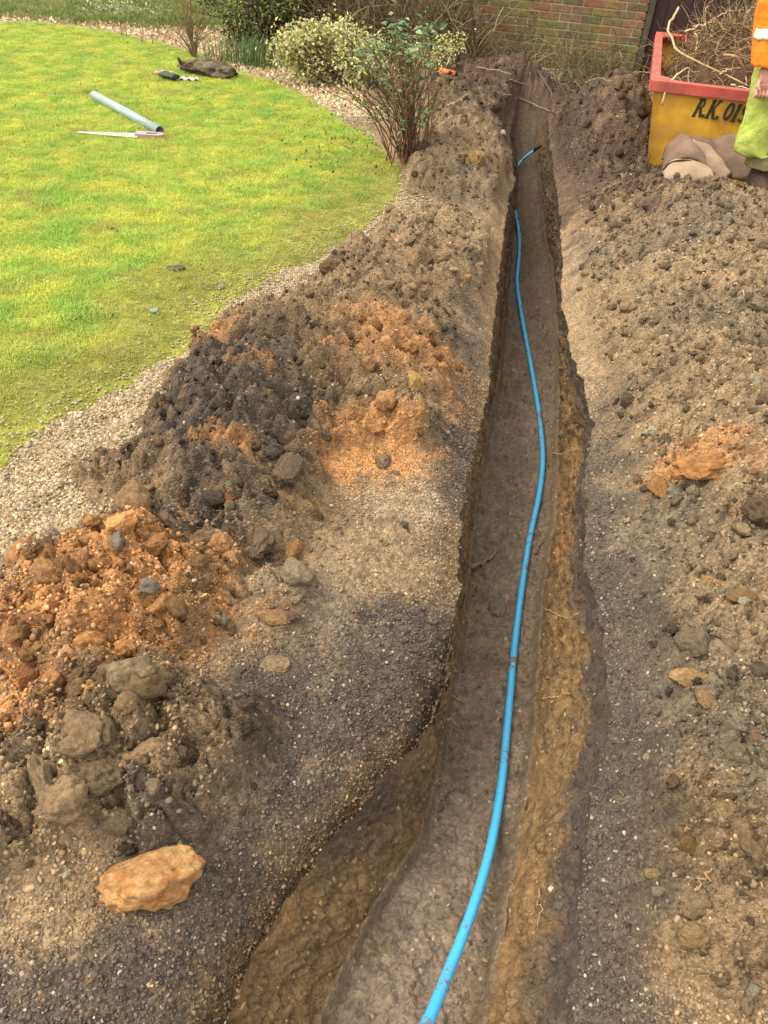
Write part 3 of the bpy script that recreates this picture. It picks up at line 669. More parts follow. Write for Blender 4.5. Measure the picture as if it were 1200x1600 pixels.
def put_backgrass():
    n = 5200; ids = pick(backgreen(GX, GY)*(GY < 16)*INV, n); P = spread(ids); X, Y = P[:, 0], P[:, 1]
    b = sstep(-.4, .5, fbm(X, Y, 2.5, 3, 411))[:, None]
    c = (lin((108, 132, 62))*(1-b)+lin((160, 160, 96))*b)*0.8*np.exp(rng.normal(0, .2, n))[:, None]
    scatter('rough_grass', P, np.stack([rng.normal(0, .15, n), rng.normal(0, .15, n), rng.random(n)*6.28], -1), 1.6+1.6*rng.random(n), c, grassp, None, 'rough dull green grass and weeds behind the pale litter border', 'grass')
put_backgrass()
def put_bits():
    n = 420; c0 = at(560, 225); ids = pick((GLD > 0.02)*np.exp(-((GX-c0[0])/.5)**2-((GY-c0[1])/.7)**2)+(GLD > .05)*INV*.02, n); P = spread(ids); P[:, 2] += 0.02
    scatter('lawn_debris', P, rrot(n), .012+.016*rng.random(n), np.array([lin((70, 60, 44)), lin((110, 96, 62)), lin((150, 130, 90))])[rng.integers(0, 3, n)]*.6, leafp, None, 'small dark fallen leaves and crumbs strewn on the lawn', 'leaf litter')
put_bits()

# ------------------------------------------------------------------ finding the built surface under a point of the photograph
_rel = np.stack([GX.ravel(), GY.ravel(), GZ.ravel()-H0], -1) @ R3
_ok = (_rel[:, 2] < -0.1)
_pd = np.where(_ok, -_rel[:, 2], 1e9); _px = 600+F*_rel[:, 0]/_pd; _py = 800-F*_rel[:, 1]/_pd
def hit(x, y, r=3.0):
    k = np.nonzero(_ok & (np.abs(_px-x) < r) & (np.abs(_py-y) < r))[0]
    if not len(k): return on(x, y) if r > 6 else hit(x, y, r*2.2)
    k = k[np.argsort(_pd[k])]; k = k[_pd[k] < _pd[k[0]]+0.06]
    q = k[np.argmin((_px[k]-x)**2+(_py[k]-y)**2)]
    return np.array([GX.ravel()[q], GY.ravel()[q], GZ.ravel()[q]])
def ppm(p): return F/(p[1]*math.cos(TH)+(H0-p[2])*math.sin(TH))      # photograph pixels per metre there
def smooth_path(P, n=40):
    P = np.asarray(P, float); d = np.concatenate([[0], np.cumsum(np.linalg.norm(np.diff(P, axis=0), axis=1))]); t = np.linspace(0, d[-1], n)
    m = np.gradient(P, d, axis=0); i = np.clip(np.searchsorted(d, t)-1, 0, len(P)-2); h = (d[i+1]-d[i])[:, None]; s = ((t-d[i])/(d[i+1]-d[i]))[:, None]
    return (2*s**3-3*s**2+1)*P[i]+(s**3-2*s**2+s)*h*m[i]+(-2*s**3+3*s**2)*P[i+1]+(s**3-s**2)*h*m[i+1]

# ------------------------------------------------------------------ blue water pipe
M_pipe = bpy.data.materials.new('blue_plastic'); M_pipe.use_nodes = True
def _mk():
    t = M_pipe.node_tree; p = t.nodes['Principled BSDF']; p.inputs['Roughness'].default_value = 0.42; p.inputs['Specular IOR Level'].default_value = 0.4
    tc = t.nodes.new('ShaderNodeTexCoord'); n = t.nodes.new('ShaderNodeTexNoise'); n.inputs['Scale'].default_value = 9; n.inputs['Detail'].default_value = 8; n.inputs['Roughness'].default_value = 0.75
    n2 = t.nodes.new('ShaderNodeTexNoise'); n2.inputs['Scale'].default_value = 90; n2.inputs['Detail'].default_value = 5
    t.links.new(tc.outputs['Object'], n.inputs['Vector']); t.links.new(tc.outputs['Object'], n2.inputs['Vector'])
    a = t.nodes.new('ShaderNodeMath'); a.operation = 'MULTIPLY_ADD'; a.inputs[1].default_value = 0.35; t.links.new(n2.outputs[0], a.inputs[0]); t.links.new(n.outputs[0], a.inputs[2])
    r = t.nodes.new('ShaderNodeMapRange'); r.inputs[1].default_value = 0.72; r.inputs[2].default_value = 0.80; t.links.new(a.outputs[0], r.inputs[0])
    mx = t.nodes.new('ShaderNodeMix'); mx.data_type = 'RGBA'; mx.inputs[6].default_value = (0.045, 0.33, 0.60, 1); mx.inputs[7].default_value = (0.13, 0.10, 0.075, 1)
    t.links.new(r.outputs[0], mx.inputs[0]); t.links.new(mx.outputs[2], p.inputs['Base Color'])
    r2 = t.nodes.new('ShaderNodeMapRange'); r2.inputs[3].default_value = 0.4; r2.inputs[4].default_value = 0.9; t.links.new(r.outputs[0], r2.inputs[0]); t.links.new(r2.outputs[0], p.inputs['Roughness'])
_mk()
PIPE = [(600, 1720), (667, 1600), (700, 1520), (735, 1430), (765, 1330), (784, 1220), (793, 1130), (804, 1010), (814, 930), (828, 840), (843, 770), (848, 725), (844, 660), (833, 590), (822, 530), (813, 480), (808, 440), (811, 400), (811, 365), (806, 335), (800, 305), (803, 276), (815, 251), (838, 232)]
PZ = [0.02, -0.12, -0.20, -0.27, -0.36, -0.43, -0.49, -0.54, -0.565, -0.585, -0.59, -0.59, -0.595, -0.595, -0.595, -0.595, -0.595, -0.595, -0.59, -0.58, -0.57, -0.50, -0.42, -0.33]
pp = []
for (x, y), z in zip(PIPE, PZ):
    p = at(x, y, z); lo = float(floorz(p[1]))+0.022
    if y < 1330:
        zz = -0.5
        for _ in range(20): zz = 0.5*zz+0.5*(float(floorz(at(x, y, zz)[1]))+0.026)
        p = at(x, y, zz+(0.05 if y < 240 else 0.02 if y < 260 else -0.06 if 285 < y < 325 else 0.0))
    pp.append(p)
pipe = empty('water_pipe', pp[-1], 'long bright blue plastic water pipe laid along the trench floor', 'pipe')
a = Acc(); PP = smooth_path(pp, 240); a.tube(PP, 0.0128, 16); o = a.build('hose', M_pipe, pipe); o.location = -pipe.location
M_dark = mat('dark_rubber', (0.02, 0.02, 0.02), 0.6)
a = Acc(); d = PP[-1]-PP[-4]; d /= np.linalg.norm(d); a.tube([PP[-1]-d*0.03, PP[-1]+d*0.035, PP[-1]+d*0.05], [0.017, 0.017, 0.012], 14); o = a.build('end_cap', M_dark, pipe); o.location = -pipe.location

# ------------------------------------------------------------------ single stones and big clods
def stone(x, y, wpx, hpx, col, label, cat='stone', name='stone', seed=1, flat=0.65, rot=0.0, amp=0.32, col2=None, sub=5, sink=0.25, smooth=True, group=None, bump=0.004, fr=1.5, soil=False):
    p = hit(x, y+hpx*0.25); k = ppm(p); L = wpx/k/2; Wd = hpx/k/2*1.15
    me = rock_mesh(name, seed, sub, amp, 1.0, fr, smooth)
    m = mat(name, col, 0.9 if soil else 0.8, 0.2, bump*2.2, 11, 0.35, 5, col2 or tuple(np.array(col)*.45+lin((120, 94, 66))*.62*.55)); me.materials.append(m)
    o = bpy.data.objects.new(name, me); COL.objects.link(o); hgt = min(L, Wd)*flat*1.25
    o.scale = (L, Wd, hgt); o.rotation_euler = (0, 0, rot); p = p+np.array([0, 0, hgt*(1-sink*2)*0.35]); o.location = p
    # detail: finer relief on the mesh itself
    P = np.array([v.co[:] for v in me.vertices]); n = fbm(P[:, 0]*1+seed, P[:, 1], 5, 4, seed+70, z=P[:, 2])
    P *= (1+(0.10 if soil else 0.05)*n)[:, None]; me.vertices.foreach_set('co', P.ravel())
    return tag(o, label, cat, group)
L_ = lambda r, g, b: tuple(lin((r, g, b))*0.62)
stone(237, 1350, 152, 86, L_(204, 162, 108), 'large orange tan stone on dark gravel at lower left', seed=60, flat=0.85, rot=0.30, col2=L_(190, 132, 80), sink=0.25, smooth=True, amp=0.34, soil=True, fr=1.1)
stone(206, 1046, 100, 70, L_(130, 112, 86), 'big grey brown lump with a pale rim in front of the bright orange clay', 'lump', 'clay_lump', 12, 0.8, 0.4, 0.4, L_(160, 140, 108), soil=True)
stone(645, 594, 40, 36, L_(206, 170, 98), 'round pale yellow stone on the middle heap near the trench', seed=13, flat=0.9, sink=.1)
stone(452, 722, 42, 62, L_(108, 92, 74), 'dark grey angular tarmac lump, upright in the middle of the left heap', 'tarmac lump', 'tarmac_lump', 14, 1.0, -0.2, 0.4)
stone(410, 822, 40, 84, L_(122, 106, 84), 'long grey tarmac slab leaning between the two left heaps', 'tarmac lump', 'tarmac_lump', 15, 0.8, -0.15, 0.4)
stone(598, 714, 28, 32, L_(150, 126, 98), 'smooth grey brown pebble on the bare pale patch by the trench', seed=16, flat=0.7)
stone(616, 737, 22, 9, L_(150, 136, 112), 'small flat grey stone just below the smooth brown pebble', seed=17, flat=0.5)
stone(352, 776, 42, 20, L_(172, 106, 56), 'rusty orange clod above the long grey tarmac slab', 'clod', 'clay_clod', 18, 0.8, soil=True)
stone(50, 1042, 44, 50, L_(166, 112, 66), 'smooth orange brown clod in front of the orange heap at the left edge', 'clod', 'clay_clod', 19, 0.9, soil=True)
stone(516, 414, 38, 26, L_(110, 90, 68), 'dark brown clod at the gravel edge where the heap meets the lawn', 'clod', 'clay_clod', 20, 0.8, soil=True)
stone(1095, 722, 100, 52, L_(186, 132, 78), 'wide orange tan clod on the right heap', 'clod', 'clay_clod', 21, 0.6, 0.2, soil=True, amp=0.45)
stone(1030, 752, 36, 46, L_(172, 128, 74), 'narrow orange clod left of the widest orange one on the right heap', 'clod', 'clay_clod', 22, 0.6, soil=True)
stone(1080, 1052, 74, 34, L_(186, 152, 104), 'flat tan stone lying on grey gravel right of the trench', seed=23, flat=0.55)
stone(1102, 1086, 30, 34, L_(164, 134, 100), 'small tan stone just below the flat tan one right of the trench', seed=24)
stone(1122, 910, 60, 28, L_(190, 140, 84), 'long orange tinged stone on the grey slope at right', seed=25, flat=0.6, rot=-0.4)
stone(1172, 1152, 62, 26, L_(164, 128, 92), 'rosy brown flat stone near the right edge', seed=26, flat=0.6)
stone(1130, 1158, 34, 24, L_(150, 138, 118), 'pale grey rounded stone left of the rosy flat one', seed=27)
stone(1028, 1390, 30, 16, L_(166, 152, 126), 'grey egg shaped stone low on the right bank', seed=28)
stone(1075, 1315, 34, 34, L_(128, 104, 62), 'olive brown round clod on the right bank', 'clod', 'clay_clod', 29, 0.8, soil=True)
stone(1020, 1362, 30, 16, L_(184, 160, 116), 'pale tan stone above the grey egg shaped one', seed=30)
stone(778, 938, 26, 40, L_(150, 146, 134), 'wet grey stone half buried in the trench floor left of the pipe', seed=31, flat=0.5, sink=.3)
stone(791, 932, 12, 12, L_(215, 200, 180), 'small white stone beside the wet grey stone in the trench', seed=32)
stone(802, 578, 10, 6, L_(214, 196, 176), 'whitish chip on the trench floor left of the pipe', seed=33)
stone(788, 601, 10, 9, L_(190, 120, 92), 'small reddish brick chip on the trench floor', 'brick chip', 'brick_chip', 34)
stone(768, 1411, 18, 6, L_(220, 190, 160), 'pinkish white chip on the trench floor near the camera', seed=35)
stone(185, 1278, 62, 34, L_(120, 104, 80), 'dull brown clay lump above the large orange stone', 'lump', 'clay_lump', 36, 0.8, 0.3, soil=True)
stone(150, 1200, 90, 60, L_(126, 108, 82), 'broad brown crumbly lump at the centre of the brown clay heap', 'lump', 'clay_lump', 37, 0.7, soil=True, amp=.45)
stone(240, 1222, 26, 24, L_(172, 150, 120), 'small smooth stone on the brown clay beside dark gravel', seed=38)
stone(430, 1030, 56, 34, L_(168, 144, 112), 'pale cracked clay patch lump on dark gravel', 'clod', 'clay_clod', 39, 0.4, soil=True)
stone(425, 958, 60, 30, L_(176, 140, 96), 'tan knobbly clod at the end of the pale clay streak', 'clod', 'clay_clod', 40, 0.5, soil=True)
stone(460, 850, 26, 50, L_(172, 128, 82), 'upright sandy clod right of the long tarmac slab', 'clod', 'clay_clod', 41, 0.9, soil=True)
stone(1138, 1005, 30, 20, L_(160, 140, 112), 'dull tan clod uphill of the flat tan stone', 'clod', 'clay_clod', 42, soil=True)
stone(1180, 790, 52, 46, L_(96, 80, 62), 'dark brown hollowed clod at the right edge', 'clod', 'clay_clod', 43, 0.7, soil=True, amp=.45)
stone(1160, 925, 50, 26, L_(150, 122, 84), 'dull brown clod right of the orange tinged stone', 'clod', 'clay_clod', 44, soil=True)
stone(745, 245, 30, 24, L_(170, 140, 92), 'tan clod on the far heap beside the trench lip', 'clod', 'clay_clod', 45, 0.8, soil=True)
stone(665, 438, 26, 14, L_(150, 118, 84), 'brown stone low on the tan heap beside the trench', seed=46)
stone(733, 432, 16, 16, L_(196, 160, 104), 'yellowish lump on the right end of the tan heap', 'clod', 'clay_clod', 47, soil=True)
stone(577, 240, 7, 5, L_(220, 216, 190), 'tiny white stone on the lawn by the brown stemmed shrub', seed=48)
stone(345, 446, 12, 13, L_(196, 186, 160), 'pale pebble where the lawn meets the gravel', seed=49)

# ------------------------------------------------------------------ roots and sticks
def stick(name, P, r, col, label, cat, group=None, sides=7, m=None, n=16, wob=0.004):
    P = smooth_path(P, n); P = P+rng.normal(0, wob, P.shape)*np.sin(np.linspace(0, np.pi, n))[:, None]
    a = Acc(); rr = np.linspace(1, 0.45, n)*r; a.tube(P, rr, sides, lin(col)*0.62); loc = P.mean(0)
    return tag(a.build(name, m or M_twig, None, True, loc), label, cat, group)
def hp(pts, dz=0.006): return [hit(x, y)+np.array([0, 0, dz]) for x, y in pts]
stick('stick', hp([(737, 888), (750, 882), (764, 876), (778, 862)], 0.012), 0.012, (150, 128, 104), 'thick bent stick on the trench floor left of the pipe', 'stick')
stick('root', hp([(850, 955), (865, 960), (885, 968), (903, 962)], 0.012), 0.0022, (200, 175, 140), 'thin pale root across the right trench wall above the brightest clay', 'root')
stick('root', hp([(845, 1096), (862, 1092), (880, 1088), (900, 1086)], 0.012), 0.0020, (205, 175, 135), 'thin straight pale root on the orange right trench wall', 'root')
stick('root', hp([(862, 712), (876, 713), (892, 710)], 0.02), 0.0022, (210, 190, 160), 'short pale root in the hollow of the right trench wall', 'root')
stick('root', hp([(836, 868), (845, 850), (852, 838), (860, 822)], 0.01), 0.0035, (140, 110, 88), 'brown root on the trench floor right of the pipe', 'root')
stick('root', hp([(738, 832), (750, 826), (762, 824)], 0.02), 0.0022, (190, 165, 130), 'wispy root from the left trench wall above the bent stick', 'root')
stick('root', hp([(706, 1090), (716, 1096), (724, 1101)], 0.012), 0.0022, (196, 170, 130), 'short pale root at the foot of the left trench wall', 'root')
stick('root', hp([(700, 1130), (712, 1134), (718, 1139)], 0.012), 0.0022, (200, 180, 140), 'pale root tip just below the short one at the left wall foot', 'root')
stick('root', hp([(842, 1390), (842, 1420), (840, 1450)], 0.008), 0.0016, (190, 165, 130), 'fine hair root hanging on the lower right trench wall', 'root')
stick('twig', hp([(300, 1072), (312, 1060), (326, 1050)], 0.012), 0.0022, (190, 165, 130), 'short pale twig beside the grey brown lump', 'twig')
stick('stick', hp([(1082, 1395), (1096, 1384), (1110, 1360)], 0.01), 0.003, (176, 140, 104), 'thin forked twig on the lower right bank', 'twig')
for P_, r_, c_, l_ in [([(793, 155), (812, 158), (832, 166), (850, 176), (862, 180)], 0.006, (190, 165, 130), 'pale bent branch lying across the dark soil at the trench end'),
                       ([(838, 115), (856, 145), (866, 165), (862, 190)], 0.007, (120, 98, 76), 'dark curved root hanging over the far trench end'),
                       ([(700, 170), (716, 162), (730, 152)], 0.005, (196, 176, 144), 'short straight pale stick on the far dark soil'),
                       ([(745, 108), (765, 112), (782, 118), (800, 120)], 0.006, (176, 152, 118), 'thin pale stick lying above the bent branch'),
                       ([(795, 130), (810, 134), (824, 136)], 0.006, (176, 152, 118), 'short twig between two longer ones at the trench end'),
                       ([(912, 135), (935, 131), (955, 133)], 0.006, (160, 138, 108), 'stick lying behind the root filled mound')]:
    stick('fallen_branch', hp(P_, 0.03), r_, c_, l_, 'branch')
# clay smear on the right wall
stone(1010, 1180, 14, 10, L_(210, 190, 150), 'small cream stone on dark gravel at the right lip', seed=50)

# ------------------------------------------------------------------ on the lawn
M_dp = mat('grey_green_plastic', lin((140, 164, 156))*0.75, 0.32, 0.5, 0.0005, 30, 0.12, 12)
pa = at(147, 149, 0.042); pb = at(250, 205, 0.042)
dp = empty('downpipe', (pa+pb)/2, 'length of round grey green plastic downpipe lying on the lawn', 'pipe')
def hollow(a, A, B, ro, ri, n=28):
    A = np.array(A, float); B = np.array(B, float); d = (B-A)/np.linalg.norm(B-A); u = np.cross(d, [0, 0, 1]); u /= np.linalg.norm(u); v = np.cross(u, d)
    t = np.linspace(0, 2*np.pi, n, endpoint=False); C = u[None]*np.cos(t)[:, None]+v[None]*np.sin(t)[:, None]
    a.loft([A+C*ri, A+C*ro, B+C*ro, B+C*ri, A+C*ri], None, True, False)
a = Acc(); hollow(a, pa, pb, 0.036, 0.033); o = a.build('tube', M_dp, dp); o.location = -dp.location
sa, sb = at(117, 206, 0.027), at(257, 213, 0.022)
sw = empty('handsaw', (sa+sb)/2, 'handsaw with pale blade and faded mauve handle lying by the downpipe', 'saw')
d = (sb-sa); Ls = np.linalg.norm(d); d /= Ls; nrm = np.cross(d, [0, 0, 1])
M_blade = mat('saw_blade', lin((205, 205, 190))*0.7, 0.35, 0.5, 0.0, 50, 0.1, 20, metallic=0.3)
M_mauve = mat('mauve_plastic', lin((186, 160, 160))*0.6, 0.5, 0.4, 0.001, 60, 0.15, 20)
def plate(a, P2, z0, z1, O, du, dv):
    P2 = np.array(P2, float); n = len(P2); V = np.concatenate([O+P2[:, :1]*du+P2[:, 1:]*dv+[0, 0, z] for z in (z0, z1)])
    j = np.arange(n); k = (j+1) % n; c = P2.mean(0); V = np.concatenate([V, [O+c[0]*du+c[1]*dv+[0, 0, z0]], [O+c[0]*du+c[1]*dv+[0, 0, z1]]])
    a.add(V, [np.stack([j, k, k+n, j+n], -1), np.stack([j*0+2*n, k, j], -1), np.stack([j*0+2*n+1, j+n, k+n], -1)])
a = Acc(); teeth = [(q, -0.045*(q/(Ls*.7))**0.7-0.004*(i % 2)) for i, q in enumerate(np.linspace(0.02, Ls*0.7, 40))]
plate(a, [(0.0, 0.012)]+teeth+[(Ls*0.72, 0.075), (Ls*0.35, 0.05)], 0, 0.0016, sa, d, nrm); o = a.build('blade', M_blade, sw, False); o.location = -sw.location
a = Acc(); o_ = [(Ls*.68, -.04), (Ls*.74, -.05), (Ls*.93, -.045), (Ls*.99, -.03), (Ls, .02), (Ls*.97, .05), (Ls*.9, .055), (Ls*.74, .045), (Ls*.68, .035)]
ci = [(Ls*.80, -.014), (Ls*.84, -.02), (Ls*.9, -.019), (Ls*.93, -.01), (Ls*.92, .012), (Ls*.88, .026), (Ls*.83, .024), (Ls*.80, .014), (Ls*.79, 0)]
R1 = np.array(o_); R2 = np.array(ci); rings = []
for R_, z in ((R2, -.010), (R1, -.010), (R1*1+0, .018), (R2, .018), (R2, -.010)): rings.append(sa+R_[:, :1]*d+R_[:, 1:]*nrm+[0, 0, z])
a.loft(rings, None, True, False); o = a.build('handle', M_mauve, sw, False); o.location = -sw.location
# glove, cloth, log, slate
def glove(O, ang, sc, col, label):
    a = Acc(); c, s_ = math.cos(ang), math.sin(ang); R_ = np.array([[c, -s_, 0], [s_, c, 0], [0, 0, 1]])
    th = np.linspace(0, 2*np.pi, 18, endpoint=False)
    rings = []
    for x, wd, h in ((-.11, .048, .018), (-.09, .050, .022), (-.05, .040, .02), (0, .047, .024), (.04, .050, .024), (.065, .045, .02)):
        rings.append(np.stack([th*0+x+.004*np.sin(3*th), wd*np.cos(th), .03+h*np.sin(th)*(1+.2*np.sin(5*th))], -1) @ R_.T*sc+O)
    a.loft(rings)
    g = empty('work_glove', O, label, 'glove'); o = a.build('palm', mat('glove_rubber', col, 0.7, 0.3, .002, 60, .3, 20), g); o.location = -g.location
    mf = mat('glove_cloth', lin((205, 190, 165))*0.7, 0.9, .1, .002, 80, .3, 30, col2=tuple(lin((170, 110, 90))*0.6))
    for i, (y, L, cu) in enumerate(((-.035, .06, .3), (-.012, .075, .2), (.012, .07, .35), (.034, .055, .5), (-.055, .05, .2))):
        b = np.array([.06 if i < 4 else -.0, y, .03]); pts = [b, b+[L*.4, 0 if i < 4 else -.015, .012], b+[L*.8, (0 if i < 4 else -.03)+.01*cu, .006], b+[L, (0 if i < 4 else -.035)+.02*cu, -.006]]
        f = Acc(); f.tube(np.array(smooth_path(pts, 8)) @ R_.T*sc+O, np.array([.011, .012, .012, .0115, .011, .0105, .009, .005])*sc, 10); o = f.build('finger', mf, g); o.location = -g.location
    return g
glove(at(262, 123, 0.02), 2.6, 1.05, (0.035, 0.045, 0.035), 'dark rubber work glove with striped cloth fingers on the lawn')
a = Acc(); c0 = at(291, 123, 0.03); nu, nv = 14, 8; V = []
for i in range(nu):
    for j in range(nv):
        u = (i/(nu-1)-.5)*.24; v = (j/(nv-1)-.5)*.10*(1-.5*i/(nu-1)); V.append(c0+[u, v, .012*math.sin(i*1.7+j)+.01*math.sin(j*2.3)])
ix = np.arange(nu*nv).reshape(nu, nv); a.add(V, [np.stack([ix[:-1, :-1], ix[1:, :-1], ix[1:, 1:], ix[:-1, 1:]], -1).reshape(-1, 4)])
o = a.build('cloth_scrap', mat('grey_cloth', lin((190, 190, 180))*.7, .9, .1, .001, 90, .2, 30), None, True, c0); md = o.modifiers.new('thick', 'SOLIDIFY'); md.thickness = 0.004
tag(o, 'crumpled pale grey cloth scrap beside the dark work glove', 'cloth')
def log(A, B, r, label):
    A = np.array(A); B = np.array(B); d = (B-A)/np.linalg.norm(B-A); u = np.cross(d, [0, 0, 1.]); th = np.linspace(0, 2*np.pi, 40, endpoint=False); rings = []
    for t in np.linspace(0, 1, 46):
        rr = r*(0.55+0.75*math.sin(math.pi*min(max(t, .04), .96))**0.5)*(1+.45*vnoise(t*7+np.cos(th)*1.2, np.sin(th)*1.5, seed=801)+.22*vnoise(t*5+0*th, th*5, seed=802))
        rings.append(A+(B-A)*t+u*(rr*np.cos(th))[:, None]*1.25+np.array([0, 0, 1.])*(rr*np.sin(th)*.75)[:, None])
    a = Acc(); a.loft(rings); m = mat('rotten_bark', lin((128, 118, 98))*.6, .95, .1, .015, 25, .5, 14, col2=tuple(lin((88, 80, 62))*.6))
    lg = empty('log', (A+B)/2, label, 'log'); o = a.build('bark', m, lg); o.location = -lg.location
    for t, s in ((.12, 1), (.6, -1)):
        f = Acc(); q = A+(B-A)*t; f.tube([q, q+u*s*.12+[0, 0, .05], q+u*s*.16+[0, 0, .10]], [r*.4, r*.25, r*.16], 9); o = f.build('branch_stub', m, lg); o.location = -lg.location
log(at(286, 103, 0.05), at(364, 116, 0.05), 0.078, 'rotten grey brown log on the lawn edge by the bare twiggy shrub')
def slab(x, y, wpx, hpx, col, label, cat, name):
    p = hit(x, y); k = ppm(p); a = Acc(); n = 9; th = np.linspace(0, 2*np.pi, n, endpoint=False); r2 = np.random.default_rng(int(x)); rr = .75+.35*r2.random(n)
    P2 = np.stack([np.cos(th)*rr*wpx/k/2, np.sin(th)*rr*hpx/k], -1); plate(a, P2, 0.008, 0.016, p, np.array([1, .1, .05]), np.array([0, 1, .2]))
    return tag(a.build(name, mat(name, col, .7, .3, .001, 60, .2, 30), None, False, p), label, cat)
slab(275, 422, 28, 8, L_(80, 72, 60), 'thin dark slate sliver lying on the mossy lawn', 'slate', 'slate_piece')
slab(242, 489, 16, 6, L_(130, 150, 120), 'pale green fallen leaf on the thin lawn near the gravel', 'leaf', 'fallen_leaf')
slab(590, 700-55, 1, 1, L_(90, 80, 60), 'x', 'x', 'x') if False else None

# ------------------------------------------------------------------ spade
g0 = up(685, 166, 7.75); g1 = up(699, 113, 7.9); g0[2] = max(g0[2], 0.0)
sp = empty('spade', g0, 'spade with bright orange handle stuck in the dark soil', 'spade')
dv_ = (g1-g0); Lsp = np.linalg.norm(dv_); dv_ /= Lsp; sx_ = np.array([0.97, -0.15, 0.0]); sx_ -= dv_*np.dot(sx_, dv_); sx_ /= np.linalg.norm(sx_)
M_or = mat('orange_plastic', (0.75, 0.14, 0.03), 0.45, 0.4, 0, 50, .15, 20); M_st = mat('muddy_steel', lin((140, 122, 104))*.6, .75, .3, .002, 40, .3, 15)
a = Acc(); a.tube([g0+dv_*Lsp*.45, g0+dv_*Lsp*.84], [.022, .020], 10); o = a.build('shaft', M_or, sp); o.location = -sp.location
a = Acc(); a.tube(smooth_path([g1-dv_*.085, g1-dv_*.05-sx_*.05, g1-sx_*.06, g1], 14), .017, 10); a.tube(smooth_path([g1-dv_*.085, g1-dv_*.05+sx_*.05, g1+sx_*.06, g1], 14), .017, 10); a.tube([g1-sx_*.075, g1+sx_*.075], .026, 12)
o = a.build('handle', M_or, sp); o.location = -sp.location
a = Acc(); rings = []; ny = np.cross(sx_, dv_)
for t, wd in ((.55, .02), (.48, .06), (.44, .085), (.2, .085), (0.0, .08), (-.25, .06)):
    u = np.linspace(-1, 1, 9); f_ = np.stack([g0+dv_*Lsp*t+sx_*wd*q+ny*(.012*q*q) for q in u]); b_ = np.stack([g0+dv_*Lsp*t+sx_*wd*q+ny*(.012*q*q+.003) for q in u[::-1]]); rings.append(np.concatenate([f_, b_]))
a.loft(rings); o = a.build('blade', M_st, sp); o.location = -sp.location

# ------------------------------------------------------------------ brick outbuilding with dark timber door
WR = at(985, 130, 0.0); AZ = math.radians(14); ul = np.array([-math.cos(AZ), math.sin(AZ), 0]); nf = np.array([-math.sin(AZ), -math.cos(AZ), 0]); Z1 = np.array([0, 0, 1.0])
M_brick = bpy.data.materials.new('brick'); M_brick.use_nodes = True
def _mk():
    t = M_brick.node_tree; p = t.nodes['Principled BSDF']; p.inputs['Roughness'].default_value = .88; p.inputs['Specular IOR Level'].default_value = .2; L = t.links.new
    oi = t.nodes.new('ShaderNodeObjectInfo'); cr = t.nodes.new('ShaderNodeValToRGB'); e = cr.color_ramp; e.interpolation = 'CONSTANT'
    cs = [(134, 106, 82), (118, 98, 78), (146, 112, 84), (124, 108, 84), (142, 96, 76), (108, 94, 78)]
    e.elements[0].color = (*lin(cs[0])*.7, 1); e.elements[1].position = 1/6; e.elements[1].color = (*lin(cs[1])*.7, 1)
    for i in range(2, 6): q = e.elements.new(i/6); q.color = (*lin(cs[i])*.7, 1)
    L(oi.outputs['Random'], cr.inputs[0]); g = t.nodes.new('ShaderNodeNewGeometry')
    n = t.nodes.new('ShaderNodeTexNoise'); n.inputs['Scale'].default_value = 2.6; n.inputs['Detail'].default_value = 6; L(g.outputs['Position'], n.inputs['Vector'])
    r = t.nodes.new('ShaderNodeMapRange'); r.inputs[1].default_value = .40; r.inputs[2].default_value = .56; r.inputs[4].default_value = .8; L(n.outputs[0], r.inputs[0])
    n2 = t.nodes.new('ShaderNodeTexNoise'); n2.inputs['Scale'].default_value = 30; n2.inputs['Detail'].default_value = 8; L(g.outputs['Position'], n2.inputs['Vector'])
    mu = t.nodes.new('ShaderNodeMath'); mu.operation = 'MULTIPLY'; L(r.outputs[0], mu.inputs[0]); r3 = t.nodes.new('ShaderNodeMapRange'); r3.inputs[1].default_value = .35; r3.inputs[2].default_value = .6; L(n2.outputs[0], r3.inputs[0]); L(r3.outputs[0], mu.inputs[1])
    mx = t.nodes.new('ShaderNodeMix'); mx.data_type = 'RGBA'; mx.inputs[7].default_value = (*lin((112, 122, 62))*.75, 1); L(mu.outputs[0], mx.inputs[0])
    vm = t.nodes.new('ShaderNodeVectorMath'); vm.operation = 'SCALE'; r4 = t.nodes.new('ShaderNodeMapRange'); r4.inputs[1].default_value = .3; r4.inputs[2].default_value = .7; r4.inputs[3].default_value = .7; r4.inputs[4].default_value = 1.3
    L(n2.outputs[0], r4.inputs[0]); L(cr.outputs[0], vm.inputs[0]); L(r4.outputs[0], vm.inputs['Scale']); L(vm.outputs[0], mx.inputs[6]); L(mx.outputs[2], p.inputs['Base Color'])
    b = t.nodes.new('ShaderNodeBump'); b.inputs['Distance'].default_value = .004; L(n2.outputs[0], b.inputs['Height']); L(b.outputs[0], p.inputs['Normal'])
_mk()
M_mort = mat('mortar', lin((196, 184, 150))*.75, .95, .1, .004, 60, .25, 5, col2=tuple(lin((160, 160, 112))*.7))
M_door = mat('dark_stained_timber', lin((58, 34, 38))*.8, .55, .35, .001, 30, .35, 9)
M_frame = mat('weathered_frame', lin((96, 92, 74))*.6, .8, .2, .001, 50, .3, 10)
bld = empty('brick_outbuilding', WR, 'brown brick outbuilding with mossy patches and a dark timber door', 'building')
import bmesh
def brick_mesh(L, W, Hh):
    bm = bmesh.new(); bmesh.ops.create_cube(bm, size=1); bmesh.ops.scale(bm, vec=(L, W, Hh), verts=bm.verts); bmesh.ops.bevel(bm, geom=bm.edges[:], offset=.004, segments=1, affect='EDGES')
    me = bpy.data.meshes.new('brick'); bm.to_mesh(me); bm.free(); me.materials.append(M_brick); return me
